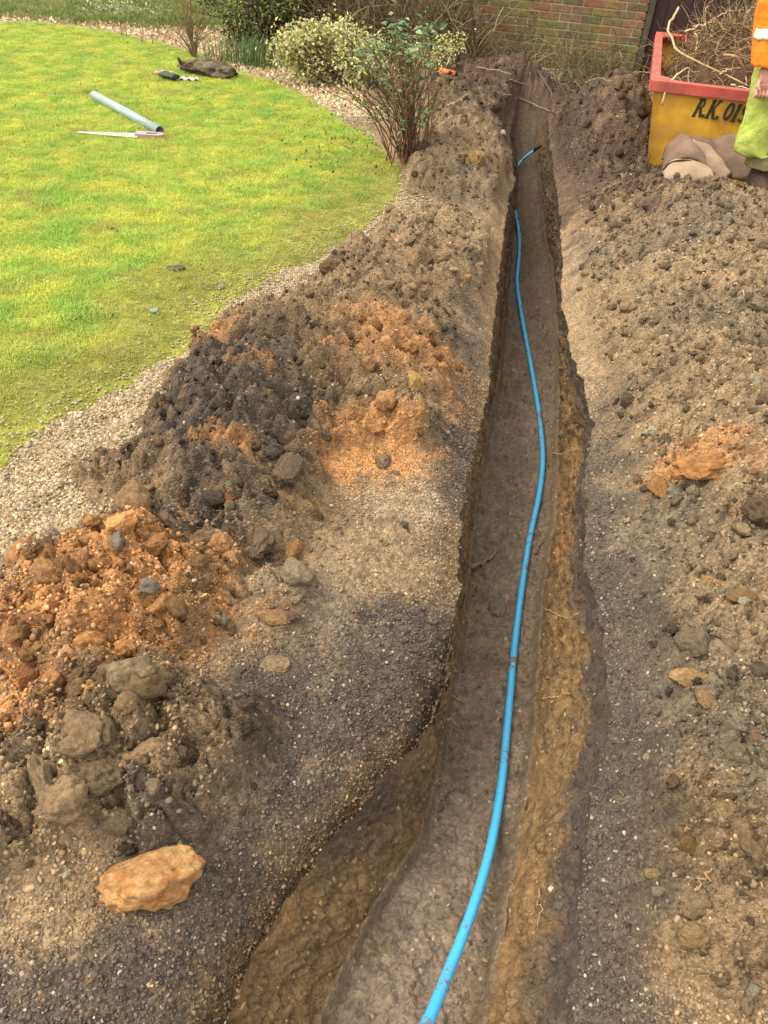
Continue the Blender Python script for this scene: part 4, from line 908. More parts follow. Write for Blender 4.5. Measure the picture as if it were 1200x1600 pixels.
bm_full, bm_half = brick_mesh(.215, .10, .065), brick_mesh(.1025, .10, .065)
rot_w = math.atan2(-ul[1], -ul[0])
def lay(me, s, c, parent=bld):
    o = bpy.data.objects.new('brick', me); COL.objects.link(o); o.parent = parent
    p = ul*s+Z1*(0.05+.0375+c*.075)-nf*(.05+rng.normal(0, .0012)); o.location = p; o.rotation_euler = (0, rng.normal(0, .004), rot_w); return o
NC = 11
for c in range(NC):
    s = 0.1025/2 if c % 2 else .215/2
    if c % 2: lay(bm_half, s, c); s = .1025+.01+.215/2
    while s < 4.2: lay(bm_full, s, c); s += .225
a = Acc(); RW = np.stack([-ul, -nf, Z1], 1)
for c in range(NC, 34):
    s = .215/2 if c % 2 == 0 else .1125+.215/2
    while s < 4.2: a.box(ul*s+Z1*(.05+.0375+c*.075)-nf*.05, (.1075, .05, .0325), RW); s += .225
tag(a.build('upper_brickwork', M_brick, bld, False), kind='stuff')
a = Acc(); a.box(ul*2.12-nf*.055+Z1*1.31, (2.1, .047, 1.30), RW); a.build('mortar', M_mort, bld, False)
a = Acc(); a.box(ul*2.12-nf*.02+Z1*.0, (2.13, .05, .05), RW); a.build('plinth', M_mort, bld, False)
a = Acc(); a.box(-ul*.035-nf*.03+Z1*1.05, (.03, .04, 1.05), RW); a.build('door_frame', M_frame, bld, False)
for i in range(14):
    a = Acc(); a.box(-ul*(.13+i*.118)-nf*(.07+.002*(i % 3))+Z1*1.03, (.0565, .012, 1.02), RW); a.build('plank', M_door, bld, False)
a = Acc(); a.box(-ul*.95-nf*.1+Z1*1.05, (.9, .01, 1.05), RW); a.build('door_backing', M_door, bld, False)
a = Acc(); a.box(-ul*1.84-nf*.02+Z1*1.05, (.05, .05, 1.05), RW); a.build('door_post', mat('pink_paint', lin((160, 110, 100))*.6, .7, .3, .001, 40, .2, 10), bld, False)
for c in range(NC):
    s = -1.9-.215/2-(.0 if c % 2 else .1125)
    if c % 2 == 0: lay(bm_half, -1.9-.1025/2, c)
    for k in range(4): lay(bm_full, s-.225*k, c)
a = Acc(); a.box(-ul*2.4-nf*.055+Z1*.45, (.5, .047, .44), RW); a.build('mortar', M_mort, bld, False)
a = Acc(); a.box(ul*.9-nf*1.6+Z1*1.3, (3.8, 1.4, 1.3), RW); a.build('rear_block', M_door, bld, False)

# ------------------------------------------------------------------ skip
M_yel = mat('yellow_paint', (0.60, 0.33, 0.03), .55, .35, .003, 12, .28, 5, col2=(0.47, 0.25, 0.05))
M_red = mat('red_paint', (0.42, 0.08, 0.06), .55, .35, .002, 20, .35, 7, col2=(0.33, 0.09, 0.07))
M_blk = mat('stencil_black', (0.03, 0.035, 0.02), .6)
ZR = 0.66; K0 = at(1017.5, 124, ZR); us = np.array([math.cos(AZ), -math.sin(AZ), 0]); vs = np.array([math.sin(AZ), math.cos(AZ), 0])
skip = empty('skip', [K0[0], K0[1], 0], 'yellow skip with red rim and black lettering, full of garden waste', 'skip')
Ln, Dp, Tp = 3.1, 2.35, 0.14
def sk(x, y, z): return us*x+vs*y+Z1*z
a = Acc()
def panel(p00, p10, p11, p01, th, n=(14, 8), dent=.006, seed=1):
    u = np.linspace(0, 1, n[0])[:, None, None]; v = np.linspace(0, 1, n[1])[None, :, None]
    P = (1-u)*(1-v)*p00+u*(1-v)*p10+u*v*p11+(1-u)*v*p01; nn = np.cross(p10-p00, p01-p00); nn /= np.linalg.norm(nn)
    dn = dent*vnoise(P[..., 0]*4, P[..., 2]*5+P[..., 1]*4, seed=seed); P = P+nn*dn[..., None]; P2 = P-nn*th
    ix = np.arange(n[0]*n[1]).reshape(n); q = np.stack([ix[:-1, :-1], ix[1:, :-1], ix[1:, 1:], ix[:-1, 1:]], -1).reshape(-1, 4)
    V = np.concatenate([P.reshape(-1, 3), P2.reshape(-1, 3)]); m = ix.size; b = np.concatenate([ix[:, 0], ix[-1, 1:], ix[::-1, -1][1:], ix[0, ::-1][1:]]); bb = np.stack([b[:-1], b[1:], b[1:]+m, b[:-1]+m], -1)
    a.add(V, [q, q[:, ::-1]+m, bb])
i_ = .03
panel(sk(Tp, Tp*.5, .02), sk(Ln-Tp, Tp*.5, .02), sk(Ln-i_, i_, ZR-.02), sk(i_, i_, ZR-.02), .012, (30, 10), .008, 1)
panel(sk(Tp, Dp-Tp*.5, .02), sk(Ln-Tp, Dp-Tp*.5, .02), sk(Ln-i_, Dp-i_, ZR-.02), sk(i_, Dp-i_, ZR-.02), .012, seed=2)
panel(sk(Tp, Tp*.5+.01, .02), sk(Tp, Dp-Tp*.5, .02), sk(i_, Dp-i_, ZR-.02), sk(i_, i_+.01, ZR-.02), -.012, seed=3)
panel(sk(Ln-Tp, Tp*.5+.01, .02), sk(Ln-Tp, Dp-Tp*.5, .02), sk(Ln-i_, Dp-i_, ZR-.02), sk(Ln-i_, i_+.01, ZR-.02), .012, seed=4)
panel(sk(Tp, Tp*.5, .03), sk(Ln-Tp, Tp*.5, .03), sk(Ln-Tp, Dp-Tp*.5, .03), sk(Tp, Dp-Tp*.5, .03), .012, seed=5)
a.build('body', M_yel, skip)
RS = np.stack([us, vs, Z1], 1)
def rimbar(c, h):
    a = Acc(); a.box(c, h, RS); o = a.build('rim', M_red, skip, False); b = o.modifiers.new('bevel', 'BEVEL'); b.width = .006; b.segments = 2
rimbar(sk(Ln/2, .03, ZR-.035), (Ln/2, .03, .035)); rimbar(sk(Ln/2, Dp-.03, ZR-.035), (Ln/2, .03, .035))
rimbar(sk(.03, Dp/2, ZR-.036), (.031, Dp/2-.0605, .034)); rimbar(sk(Ln-.03, Dp/2, ZR-.036), (.031, Dp/2-.0605, .034))
for q in ((0.06, .06, 1, 1), (.06, Dp-.06, 1, -1), (Ln-.06, .06, -1, 1), (Ln-.06, Dp-.06, -1, -1)):
    a = Acc(); plate(a, [(0, 0), (.17*q[2], 0), (0, .17*q[3])] if q[2]*q[3] > 0 else [(0, 0), (0, .17*q[3]), (.17*q[2], 0)], ZR-.016, ZR-.006, us*q[0]+vs*q[1], us, vs); a.build('corner_gusset', M_red, skip, False)
# lettering R.K. 019 : heavy slab-serif stencil, built of strokes
def glyph(ch):
    W = .34; T = .085
    if ch == 'R': return [[(-.02, 0), (.20, 0), .07], [(0.08, 0), (.16, 1), .17], [(.0, 1), (.42, 1), .07], 'arcR', [(.30, .50), (.46, .06), .17], [(.38, .02), (.58, .05), .08]]
    if ch == 'K': return [[(-.02, 0), (.24, 0), .07], [(.1, 0), (.14, 1), .18], [(.0, 1), (.26, 1), .07], [(.2, .42), (.46, 1), .09], [(.26, .55), (.48, 0), .18], [(.38, 0), (.62, 0), .07], [(.36, 1), (.58, 1), .07]]
    if ch == '0': return ['arc0']
    if ch == '1': return [[(.0, 0), (.30, 0), .07], [(.15, 0), (.17, 1), .18], [(.02, .86), (.16, .98), .08]]
    if ch == '9': return ['arc9', [(.42, .62), (.34, .12), .15], [(.34, .1), (.12, .02), .11], [(.10, .06), (.06, .2), .12]]
    if ch == '.': return [[(.02, .09), (.20, .09), .19]]
def strokes(ch):
    out = []
    for g in glyph(ch):
        if g == 'arcR': out.append([(.16+.24*math.sin(t)*1.05, .74+.24*math.cos(t)) for t in np.linspace(0, math.pi, 9)]+[.12])
        elif g == 'arc0': out.append([(.24+.18*math.sin(t), .5+.44*math.cos(t)) for t in np.linspace(0, 2*math.pi, 19)]+[.15])
        elif g == 'arc9': out.append([(.25+.17*math.sin(t), .70+.24*math.cos(t)) for t in np.linspace(0, 2*math.pi, 15)]+[.14])
        else: out.append(list(g))
    return out
hL = 0.108; xx = None
pf = lambda x, z: sk(x, i_+(Tp*.5-i_)*(1-(z-.02)/(ZR-.04)), z)
nfr = np.cross(pf(1, .1)-pf(0, .1), pf(0, .6)-pf(0, .1)); nfr /= np.linalg.norm(nfr)
if nfr[1] > 0: nfr = -nfr
a = Acc(); lay_i = 0
# start of the text found from the photograph: left foot of the R at 1080,181
pR = up(1081, 181, K0[1]); x0 = (pR-K0)@us
for _ in range(4):
    P_ = K0*[1, 1, 0]+pf(x0, .4); q = up(1081, 181, P_[1]); x0 += ((q-P_)@us); zb = q[2]
cx_ = x0
for ch in 'R.K. 019':
    if ch == ' ': cx_ += hL*.14; continue
    adv = {'R': .54, 'K': .60, '.': .26, '0': .56, '1': .40, '9': .56}[ch]
    for st in strokes(ch):
        wd = st[-1]*hL; pts = np.array(st[:-1])*hL; pts[:, 0] += pts[:, 1]*.16
        d_ = np.gradient(pts, axis=0); d_ /= np.linalg.norm(d_, axis=1)[:, None]; nn = np.stack([-d_[:, 1], d_[:, 0]], -1)*wd/2
        lay_i += 1; off = .0035+.0004*lay_i
        V = []
        for o_n, sg in ((off, 1), (off, -1), (-.012, 1), (-.012, -1)):
            for p2, n2 in zip(pts, nn): q = p2+n2*sg; V.append(pf(cx_+q[0], zb+q[1])+nfr*o_n)
        n = len(pts); j = np.arange(n-1)
        a.add(V, [np.concatenate([np.stack([j, j+1, j+1+n, j+n], -1), np.stack([j, j+2*n, j+1+2*n, j+1], -1), np.stack([j+n, j+1+n, j+1+3*n, j+3*n], -1), [[0, n, 3*n, 2*n]], [[n-1, 3*n-1, 4*n-1, 2*n-1]]])])
    cx_ += adv*hL*0.97
a.build('lettering', M_blk, skip, False)

# contents of the skip
def pile(name, O, rad, seed, col, label, cat, n=(70, 46), parent=None, amp=.35):
    u = np.linspace(0, 2*np.pi, n[0], endpoint=False)[None]; v = np.linspace(0, 1, n[1])[:, None]
    x = np.cos(u)*v; y = np.sin(u)*v; X = O[0]+rad[0]*x; Y = O[1]+rad[1]*y
    h = np.clip(1-v**(7 if name == 'garden_waste' else 2.2), 0, 1)*rad[2]*(1+amp*fbm(X, Y, 3.0, 4, seed))+.05*fbm(X, Y, 14, 3, seed+5)*(v < .97)+.04*bumps(X, Y, .12, seed+9, .8)
    a = Acc(); V = np.stack([X, Y, O[2]+h-.02], -1).reshape(-1, 3); k = n[0]; i = np.arange(n[1]-1)[:, None]*k; j = np.arange(k)[None]; q = (j+1) % k
    a.add(V, [np.stack([i+j, i+q, i+q+k, i+j+k], -1).reshape(-1, 4)])
    return a.build(name, mat(name, col, .95, .1, .015, 30, .45, 12), parent, True, O), (X, Y, O[2]+h)
O_ = K0*[1, 1, 0]+sk(1.20, 1.18, .42)
pl, PS = pile('garden_waste', O_, (1.12, 1.12, .42), 901, L_(100, 76, 58), '', '')
tag(pl, 'brown tangle of roots and old turf filling the yellow skip', 'garden waste')
def tangle(name, n, base, Lr, rr, cols, parent=None, label=None, cat=None, updir=.4, curl=.6, seed=1, segs=7, sides=4, kind='stuff', flat=False):
    """many separate fine stems; base(k) -> point and outward direction"""
    r = np.random.default_rng(seed); a = Acc()
    for i in range(n):
        p, d = base(r); p = np.array(p, float); d = np.array(d, float); L = r.uniform(*Lr); ax = r.normal(size=3); ax /= np.linalg.norm(ax); P = [p]; dd = d/np.linalg.norm(d)
        for s in range(segs):
            dd = dd+np.cross(ax, dd)*curl*r.uniform(.1, .5)+r.normal(0, .10, 3); dd /= np.linalg.norm(dd); P.append(P[-1]+dd*L/segs)
        c = lin(cols[r.integers(len(cols))])*.6*r.uniform(.7, 1.25); R_ = r.uniform(*rr); a.tube(P, np.linspace(1, .4, len(P))*R_, sides, c, False)
    o = a.build(name, M_twig, None, True)
    if parent is not None: o.parent = parent; o.location = -parent.location
    return tag(o, label, cat, kind=kind)
fx, fy, fz_ = PS[0].ravel(), PS[1].ravel(), PS[2].ravel()
def b_waste(r):
    k = r.integers(len(fx)); d = r.normal(size=3); d[2] = abs(d[2])*.5+.1; return (fx[k]+r.normal(0, .02), fy[k]+r.normal(0, .02), fz_[k]), d
tangle('root_tangle', 6000, b_waste, (.08, .40), (.0016, .0048), [(170, 142, 104), (130, 104, 76), (205, 180, 138), (100, 80, 60), (150, 130, 84)], pl, seed=5, curl=1.0)
# moss lump and bin bag
pm = K0*[1, 1, 0]+sk(1.25, 1.0, .78)
mo = rock_mesh('moss_clump', 77, 5, .4, .8, 1.6); mo.materials.append(mat('moss', L_(140, 128, 62), .95, .1, .012, 50, .4, 20)); o = bpy.data.objects.new('moss_clump', mo); COL.objects.link(o); o.scale = (.2, .16, .11); o.location = pm
tag(o, 'olive mossy turf clump on top of the waste in the skip', 'turf clump')
bgm = rock_mesh('plastic_bag', 78, 5, .5, .8, 2.4); bgm.materials.append(mat('bag_plastic', (.035, .035, .06), .3, .5, .006, 25, .2, 9)); o = bpy.data.objects.new('plastic_bag', bgm); COL.objects.link(o)
o.location = K0*[1, 1, 0]+sk(.40, .30, .50); o.scale = (.26, .18, .12); tag(o, 'dark blue plastic bag inside the front corner of the skip', 'bag')
def sbranch(pts, r, col, label, dY=None):
    P = [up(x, y, Y) for x, y, Y in pts]; return stick('cut_branch', P, r, col, label, 'branch', wob=.006)
Yk = K0[1]
sbranch([(1060, 12, Yk+1.2), (1048, 60, Yk+.6), (1062, 82, Yk+.45), (1100, 100, Yk+.35), (1140, 120, Yk+.25), (1168, 134, Yk+.1)], .010, (205, 180, 135), 'long pale branch curving from the far corner to the front rim of the skip')
sbranch([(1034, 165, Yk-.03), (1042, 140, Yk-.02), (1058, 116, Yk+.06), (1076, 108, Yk+.2), (1092, 122, Yk+.3)], .007, (225, 205, 160), 'thin cream branch hanging down over the yellow front of the skip')
sbranch([(1078, 86, Yk+.7), (1110, 80, Yk+.8), (1145, 74, Yk+.9), (1175, 72, Yk+.9)], .006, (190, 150, 110), 'straight thin branch crossing the middle of the waste')
sbranch([(1130, 86, Yk+.4), (1150, 88, Yk+.35), (1162, 108, Yk+.3), (1166, 134, Yk+.15)], .009, (200, 150, 120), 'pinkish hooked branch near the worker in the skip')
sbranch([(1103, 35, Yk+1.2), (1102, 20, Yk+1.2), (1112, 0, Yk+1.2), (1118, -20, Yk+1.2)], .007, (176, 140, 118), 'tall upright twig standing out of the waste')
sbranch([(1082, 42, Yk+1.1), (1110, 34, Yk+1.1), (1130, 22, Yk+1.1), (1166, 15, Yk+1.2)], .008, (200, 160, 130), 'branch arching over the back of the skip')
sbranch([(1070, 50, Yk+.9), (1085, 44, Yk+.9), (1116, 33, Yk+1.0)], .008, (214, 190, 140), 'pale straight branch low at the back of the waste')
sbranch([(1085, 50, Yk+.8), (1090, 65, Yk+.75), (1086, 80, Yk+.7)], .007, (205, 180, 135), 'short upright pale twig left of the mossy clump')
sbranch([(1125, 116, Yk+.25), (1140, 108, Yk+.3), (1158, 106, Yk+.3)], .007, (214, 190, 145), 'short forked pale twig above the front rim')
sbranch([(1142, 132, Yk+.1), (1155, 136, Yk+.08), (1172, 139, Yk+.04)], .007, (225, 205, 170), 'pale twig resting along the red front rim')

# ------------------------------------------------------------------ thick brown underlay mat in front of the skip
M_felt = mat('brown_felt', L_(136, 114, 98), .95, .1, .012, 14, .25, 8); M_under = mat('pale_backing', L_(176, 152, 128), .9, .15, .008, 12, .22, 7); M_edge = mat('felt_edge', L_(70, 52, 42), .95, .1)
mt = empty('underlay_mat', at(1100, 262, .1), 'folded brown felt mat with pale underside against the skip front', 'mat')
def fold(name, top, bot, m, bulge=.05, n=26, k=12, thick=.012, seed=3):
    A = smooth_path([up(*q) for q in top], n); B = smooth_path([up(*q) for q in bot], n); v = np.linspace(0, 1, k)[None, :, None]
    P = A[:, None]*(1-v)+B[:, None]*v; P[..., 2] += bulge*np.sin(np.pi*v[..., 0])*.8; P[..., 1] -= bulge*np.sin(np.pi*v[..., 0])
    P[..., 2] += .022*np.abs(vnoise(P[..., 0]*9+v[..., 0]*4, P[..., 2]*11, seed=seed+4))+.010*vnoise(P[..., 0]*7, P[..., 1]*7+v[..., 0]*3, seed=seed)
    a = Acc(); ix = np.arange(n*k).reshape(n, k); a.add(P.reshape(-1, 3), [np.stack([ix[:-1, :-1], ix[1:, :-1], ix[1:, 1:], ix[:-1, 1:]], -1).reshape(-1, 4)])
    o = a.build(name, m, mt); o.location = -mt.location; s = o.modifiers.new('thick', 'SOLIDIFY'); s.thickness = thick; s.offset = -1; return o
Y1 = Yk-.22
fold('back_fold', [(1068, 217, Y1), (1085, 216, Y1), (1110, 219, Y1), (1128, 214, Y1-.02), (1160, 209, Y1-.08)], [(1085, 232, Y1-.10), (1105, 240, Y1-.12), (1125, 262, Y1-.18), (1145, 285, Y1-.24), (1175, 285, Y1-.3)], M_felt, .03)
fold('pale_fold', [(1070, 222, Y1-.12), (1088, 226, Y1-.14), (1104, 232, Y1-.16), (1116, 244, Y1-.2), (1142, 278, Y1-.3)], [(1072, 236, Y1-.18), (1086, 246, Y1-.2), (1098, 256, Y1-.24), (1108, 264, Y1-.3), (1126, 284, Y1-.36)], M_under, .035, thick=.014, seed=5)
fold('left_fold', [(1036, 250, Y1-.02), (1042, 232, Y1-.02), (1052, 220, Y1-.04), (1066, 213, Y1-.06), (1076, 226, Y1-.14)], [(1034, 276, Y1-.28), (1044, 258, Y1-.28), (1060, 252, Y1-.30), (1080, 253, Y1-.32), (1104, 262, Y1-.36)], M_felt, .03, seed=7)
fold('lower_fold', [(1036, 268, Y1-.30), (1046, 257, Y1-.31), (1062, 252, Y1-.33), (1082, 254, Y1-.35), (1106, 264, Y1-.38)], [(1034, 296, Y1-.42), (1048, 292, Y1-.44), (1066, 290, Y1-.46), (1086, 290, Y1-.48), (1112, 292, Y1-.5)], M_under, .03, seed=9)
for E_ in ([(1070, 220, Y1-.13), (1088, 224, Y1-.15), (1104, 230, Y1-.17), (1116, 242, Y1-.21), (1142, 276, Y1-.31)], [(1036, 266, Y1-.32), (1046, 256, Y1-.33), (1062, 251, Y1-.35), (1082, 253, Y1-.37), (1106, 263, Y1-.40)]):
    a = Acc(); a.tube(smooth_path([up(*q) for q in E_], 26), .007, 8); o = a.build('dark_edge', M_edge, mt); o.location = -mt.location

# ------------------------------------------------------------------ worker
PY = 5.0
def wp(x, y, Y=PY): return up(x, y, Y)
hipc = wp(1216, 90); hipc[2] = .92; Xc = hipc[0]; gnd = float(surf(np.array([Xc]), np.array([PY]))[0][0])
foot1 = wp(1172, 312); foot1[2] = gnd
X1 = foot1[0]-.01; X2 = X1+.24; Xc = (X1+X2)/2-.03
J = {}
def body_skin(name, pts, edges_, rad, m, parent, root=0, lv=2):
    me = bpy.data.meshes.new(name); me.from_pydata([tuple(map(float, p)) for p in pts], edges_, []); o = bpy.data.objects.new(name, me); COL.objects.link(o)
    md = o.modifiers.new('skin', 'SKIN'); 
    if not me.skin_vertices: me.skin_vertices.new() if hasattr(me.skin_vertices, 'new') else None
    for i, s in enumerate(me.skin_vertices[0].data): s.radius = (rad[i], rad[i]) if np.isscalar(rad[i]) else rad[i]; s.use_root = (i == root)
    sb = o.modifiers.new('sub', 'SUBSURF'); sb.levels = lv; sb.render_levels = lv; me.materials.append(m); o.parent = parent; o.location = -parent.location
    return o
worker = empty('person', (Xc, PY, gnd), 'person in orange jacket and yellow green trousers standing by the skip', 'person')
M_skin = mat('skin', (.48, .25, .18), .5, .4, .0006, 200, .08, 20)
HX = Xc; KZ = .50
P = [(HX, PY, .95), (HX, PY+.01, 1.15), (HX, PY, 1.36), (HX, PY-.01, 1.48), (HX, PY-.03, 1.62), (HX, PY-.03, 1.74),
     (X1-.10, PY, .88), (X1-.06, PY-.01, .50), (X1, PY+.02, .10+gnd), (X2-.02, PY+.04, .88), (X2, PY+.03, .50), (X2, PY+.08, .10+gnd),
     (HX-.17, PY, 1.40), wp(1216, -20, PY-.03), wp(1193, 104, PY-.10), (HX+.17, PY, 1.40), (HX+.22, PY-.02, 1.12), (HX+.20, PY-.16, .92)]
Ed = [(0, 1), (1, 2), (2, 3), (3, 4), (4, 5), (0, 6), (6, 7), (7, 8), (0, 9), (9, 10), (10, 11), (2, 12), (12, 13), (13, 14), (2, 15), (15, 16), (16, 17)]
rad = [(.13, .10), (.12, .09), (.15, .10), .055, .085, .075, .085, .055, .04, .085, .055, .04, .055, .042, .03, .055, .042, .03]
body_skin('body', P, Ed, rad, M_skin, worker)
# right hand: a loose fist below the sleeve
hw = np.array(P[14]); hc = wp(1194, 126, PY-.11)
hpts = [hw, hc, hc+[.0, -.005, -.035]]; he = [(0, 1), (1, 2)]; hr = [.028, (.042, .026), (.040, .026)]
for i in range(4):
    b = hc+np.array([-.030+.02*i, -.01, -.045]); n0 = len(hpts); hpts += [b, b+[0, -.022, -.022], b+[.004, -.004, -.040], b+[.004, .018, -.030]]; he += [(2, n0), (n0, n0+1), (n0+1, n0+2), (n0+2, n0+3)]; hr += [.0105, .0095, .009, .008]
n0 = len(hpts); b = hc+np.array([-.032, -.015, .0]); hpts += [b, b+[-.008, -.022, -.025], b+[.010, -.030, -.045]]; he += [(1, n0), (n0, n0+1), (n0+1, n0+2)]; hr += [.012, .011, .009]
body_skin('hand', hpts, he, hr, M_skin, worker)
hw2 = np.array(P[17]); hc2 = hw2+[0, -.05, -.06]
hpts = [hw2, hc2, hc2+[0, -.01, -.035]]; he = [(0, 1), (1, 2)]; hr = [.028, (.042, .026), (.040, .026)]
for i in range(4):
    b = hc2+np.array([-.030+.02*i, -.01, -.05]); n0 = len(hpts); hpts += [b, b+[0, -.01, -.03], b+[0, .002, -.055]]; he += [(2, n0), (n0, n0+1), (n0+1, n0+2)]; hr += [.0105, .0095, .0085]
n0 = len(hpts); b = hc2+np.array([-.035, -.02, 0.]); hpts += [b, b+[-.01, -.02, -.03]]; he += [(1, n0), (n0, n0+1)]; hr += [.012, .010]
body_skin('hand', hpts, he, hr, M_skin, worker)
M_hv = mat('yellow_green_cloth', lin((196, 214, 104))*.62, .8, .15, .03, 7, .12, 9); M_hvd = mat('muddy_hem', L_(150, 140, 104), .9, .1, .003, 40, .2, 12)
M_oj = mat('orange_cloth', (.85, .22, .02), .75, .2, .02, 7, .08, 9); M_ref = mat('reflective_tape', (.62, .55, .50), .35, .5, .0, 40, .1, 30, metallic=.2); M_boot = mat('muddy_boot', L_(84, 66, 56), .85, .2, .004, 40, .3, 15)
M_gry = mat('dark_grey_panel', L_(84, 80, 72), .85, .15, .001, 50, .15, 12)
def cloth(name, C, rx, ry, m, n=30, k=40, wr=.02, seed=1, parent=worker, cap=False):
    C = smooth_path(C, k); rx = np.interp(np.linspace(0, 1, k), np.linspace(0, 1, len(rx)), rx); ry = np.interp(np.linspace(0, 1, k), np.linspace(0, 1, len(ry)), ry)
    th = np.linspace(0, 2*np.pi, n, endpoint=False); rings = []
    for i in range(k):
        w_ = 1+wr*10*vnoise(np.cos(th)*1.6+C[i, 0], np.sin(th)*1.6+C[i, 2]*9+np.cos(th)*1.5, seed=seed)*.35+wr*4*vnoise(np.cos(th)*3, np.sin(th)*3+C[i, 2]*26, seed=seed+3)*.3
        rings.append(C[i]+np.stack([rx[i]*np.cos(th)*w_, ry[i]*np.sin(th)*w_, .01*vnoise(np.cos(th)*2, np.sin(th)*2, seed=seed+7)], -1))
    a = Acc(); a.loft(rings, None, True, cap); o = a.build(name, m, parent); o.location = -parent.location; s = o.modifiers.new('thick', 'SOLIDIFY'); s.thickness = .004; return o
gz = gnd
cloth('trousers', [(HX-.01, PY, 1.02), (HX-.01, PY, .93), (HX, PY, .84)], [.185, .19, .17], [.125, .13, .12], M_hv, seed=11)
cloth('trouser_leg', [(X1-.13, PY, .92), (X1-.10, PY, .66), (X1-.06, PY, .42), (X1-.01, PY, gz+.20)], [.085, .098, .092, .088], [.115, .10, .10, .115], M_hv, seed=12, wr=.06)
cloth('trouser_leg', [(X2-.03, PY+.03, .90), (X2, PY+.03, .66), (X2, PY+.03, .42), (X2, PY+.05, gz+.22)], [.115, .105, .105, .118], [.115, .10, .10, .115], M_hv, seed=13, wr=.06)
for q, dy in ((X1+.005, 0), (X2, .05)):
    cloth('trouser_hem', [(q-.012, PY+dy, gz+.225), (q, PY+dy, gz+.12)], [.092, .096], [.106, .11], M_hvd, seed=14, k=12)
cloth('hip_panel', [(X1+.01, PY-.03, .86), (X1+.02, PY-.04, .72), (X1+.0, PY-.06, .58)], [.05, .045, .010], [.12, .095, .075], M_gry, seed=15, k=20)
cloth('jacket', [(HX, PY, .86), (HX, PY, 1.0), (HX, PY, 1.2), (HX, PY, 1.38), (HX, PY-.01, 1.50)], [.20, .205, .21, .22, .08], [.15, .15, .15, .14, .08], M_oj, seed=16, cap=False)
hw_ = np.array(P[14])
cloth('sleeve', [hw_+[.0, 0, .0], hw_*.5+np.array(P[13])*.5, P[13], np.array(P[13])*.4+np.array(P[12])*.6, np.array(P[12])+[.03, 0, .04]], [.072, .086, .085, .09, .095], [.060, .07, .075, .08, .085], M_oj, seed=17, wr=.05)
cloth('sleeve', [P[17], P[16], np.array(P[15])+[-.03, 0, .04]], [.05, .072, .085], [.05, .07, .085], M_oj, seed=18)
for t in (.42, .95):
    c = hw_*(1-t)+np.array(P[13])*t; e = (np.array(P[13])-hw_); e /= np.linalg.norm(e)
    cloth('reflective_band', [c-e*.025, c+e*.025], [.0865]*2, [.076]*2, M_ref, k=6, wr=.01, seed=17)
for zb_ in (1.0, 1.22):
    cloth('reflective_band', [(HX, PY, zb_), (HX, PY, zb_+.05)], [.222, .222], [.166, .166], M_ref, k=6, wr=.005, seed=19)
def boot(cx, cy, z):
    a = Acc(); th = np.linspace(0, 2*np.pi, 24, endpoint=False); rings = []
    for zz, rx, ry, oy in ((0, .052, .15, -.05), (.03, .054, .152, -.05), (.06, .05, .135, -.045), (.09, .048, .09, -.015), (.13, .05, .06, 0), (.2, .055, .06, 0)):
        rings.append(np.stack([cx+rx*np.cos(th), cy+oy+ry*np.sin(th), th*0+z+zz], -1))
    a.loft(rings); o = a.build('boot', M_boot, worker); o.location = -worker.location
boot(X1, PY, gz-.01); boot(X2, PY+.05, gz-.01)
a = Acc(); th = np.linspace(0, 2*np.pi, 24, endpoint=False); rings = []
for zz, rr in ((1.70, .108), (1.75, .11), (1.80, .10), (1.84, .07), (1.86, .02)): rings.append(np.stack([HX+rr*np.cos(th), PY-.03+rr*1.1*np.sin(th), th*0+zz], -1))
a.loft(rings); o = a.build('hair', mat('hair', (.06, .04, .03), .8, .2, .004, 60, .3, 40), worker); o.location = -worker.location
a = Acc(); a.tube([(HX, PY-.125, 1.68), (HX, PY-.15, 1.645), (HX, PY-.135, 1.635)], [.010, .016, .012], 8); o = a.build('nose', M_skin, worker); o.location = -worker.location
for s in (-1, 1):
    a = Acc(); a.tube([(HX+s*.035, PY-.108, 1.675), (HX+s*.035, PY-.122, 1.675)], [.013, .006], 10); o = a.build('eye', mat('eye', (.3, .28, .25), .3), worker); o.location = -worker.location
    a = Acc(); a.tube([(HX+s*.092, PY-.03, 1.69), (HX+s*.104, PY-.02, 1.665), (HX+s*.092, PY-.03, 1.635)], [.010, .016, .008], 8); o = a.build('ear', M_skin, worker); o.location = -worker.location
a = Acc(); a.tube([(HX-.028, PY-.118, 1.60), (HX, PY-.126, 1.597), (HX+.028, PY-.118, 1.60)], [.004, .007, .004], 8); o = a.build('mouth', mat('lips', (.4, .15, .12), .5), worker); o.location = -worker.location

# ------------------------------------------------------------------ shrubs and plants
def crown(center, rad, n, Lf, Wf, cols, seed, clump=2.2, thr=-.1, shell=.5, nrm_up=.5, weights=None):
    r = np.random.default_rng(seed); out = []
    d = r.normal(size=(n*4, 3)); d /= np.linalg.norm(d, axis=1)[:, None]; q = shell+(1-shell)*r.random(n*4)**.6
    P = d*q[:, None]; W = np.array(center)+P*rad
    f = fbm(W[:, 0], W[:, 1], clump, 3, seed, z=W[:, 2]); k = np.nonzero(f+.25*(1-q) > thr)[0][:n]
    W = W[k]; d = d[k]; m = len(k); N = d*.6+r.normal(0, .6, (m, 3))+[0, 0, nrm_up]; N /= np.linalg.norm(N, axis=1)[:, None]
    D = np.cross(N, r.normal(size=(m, 3)))+d*.4
    c = np.array([lin(x) for x in cols])[r.choice(len(cols), m, p=weights)]*.62*np.exp(r.normal(0, .2, m))[:, None]
    return W, D, N, Lf*r.uniform(.6, 1.25, m), Wf*r.uniform(.7, 1.2, m), np.clip(c, 0, .7)
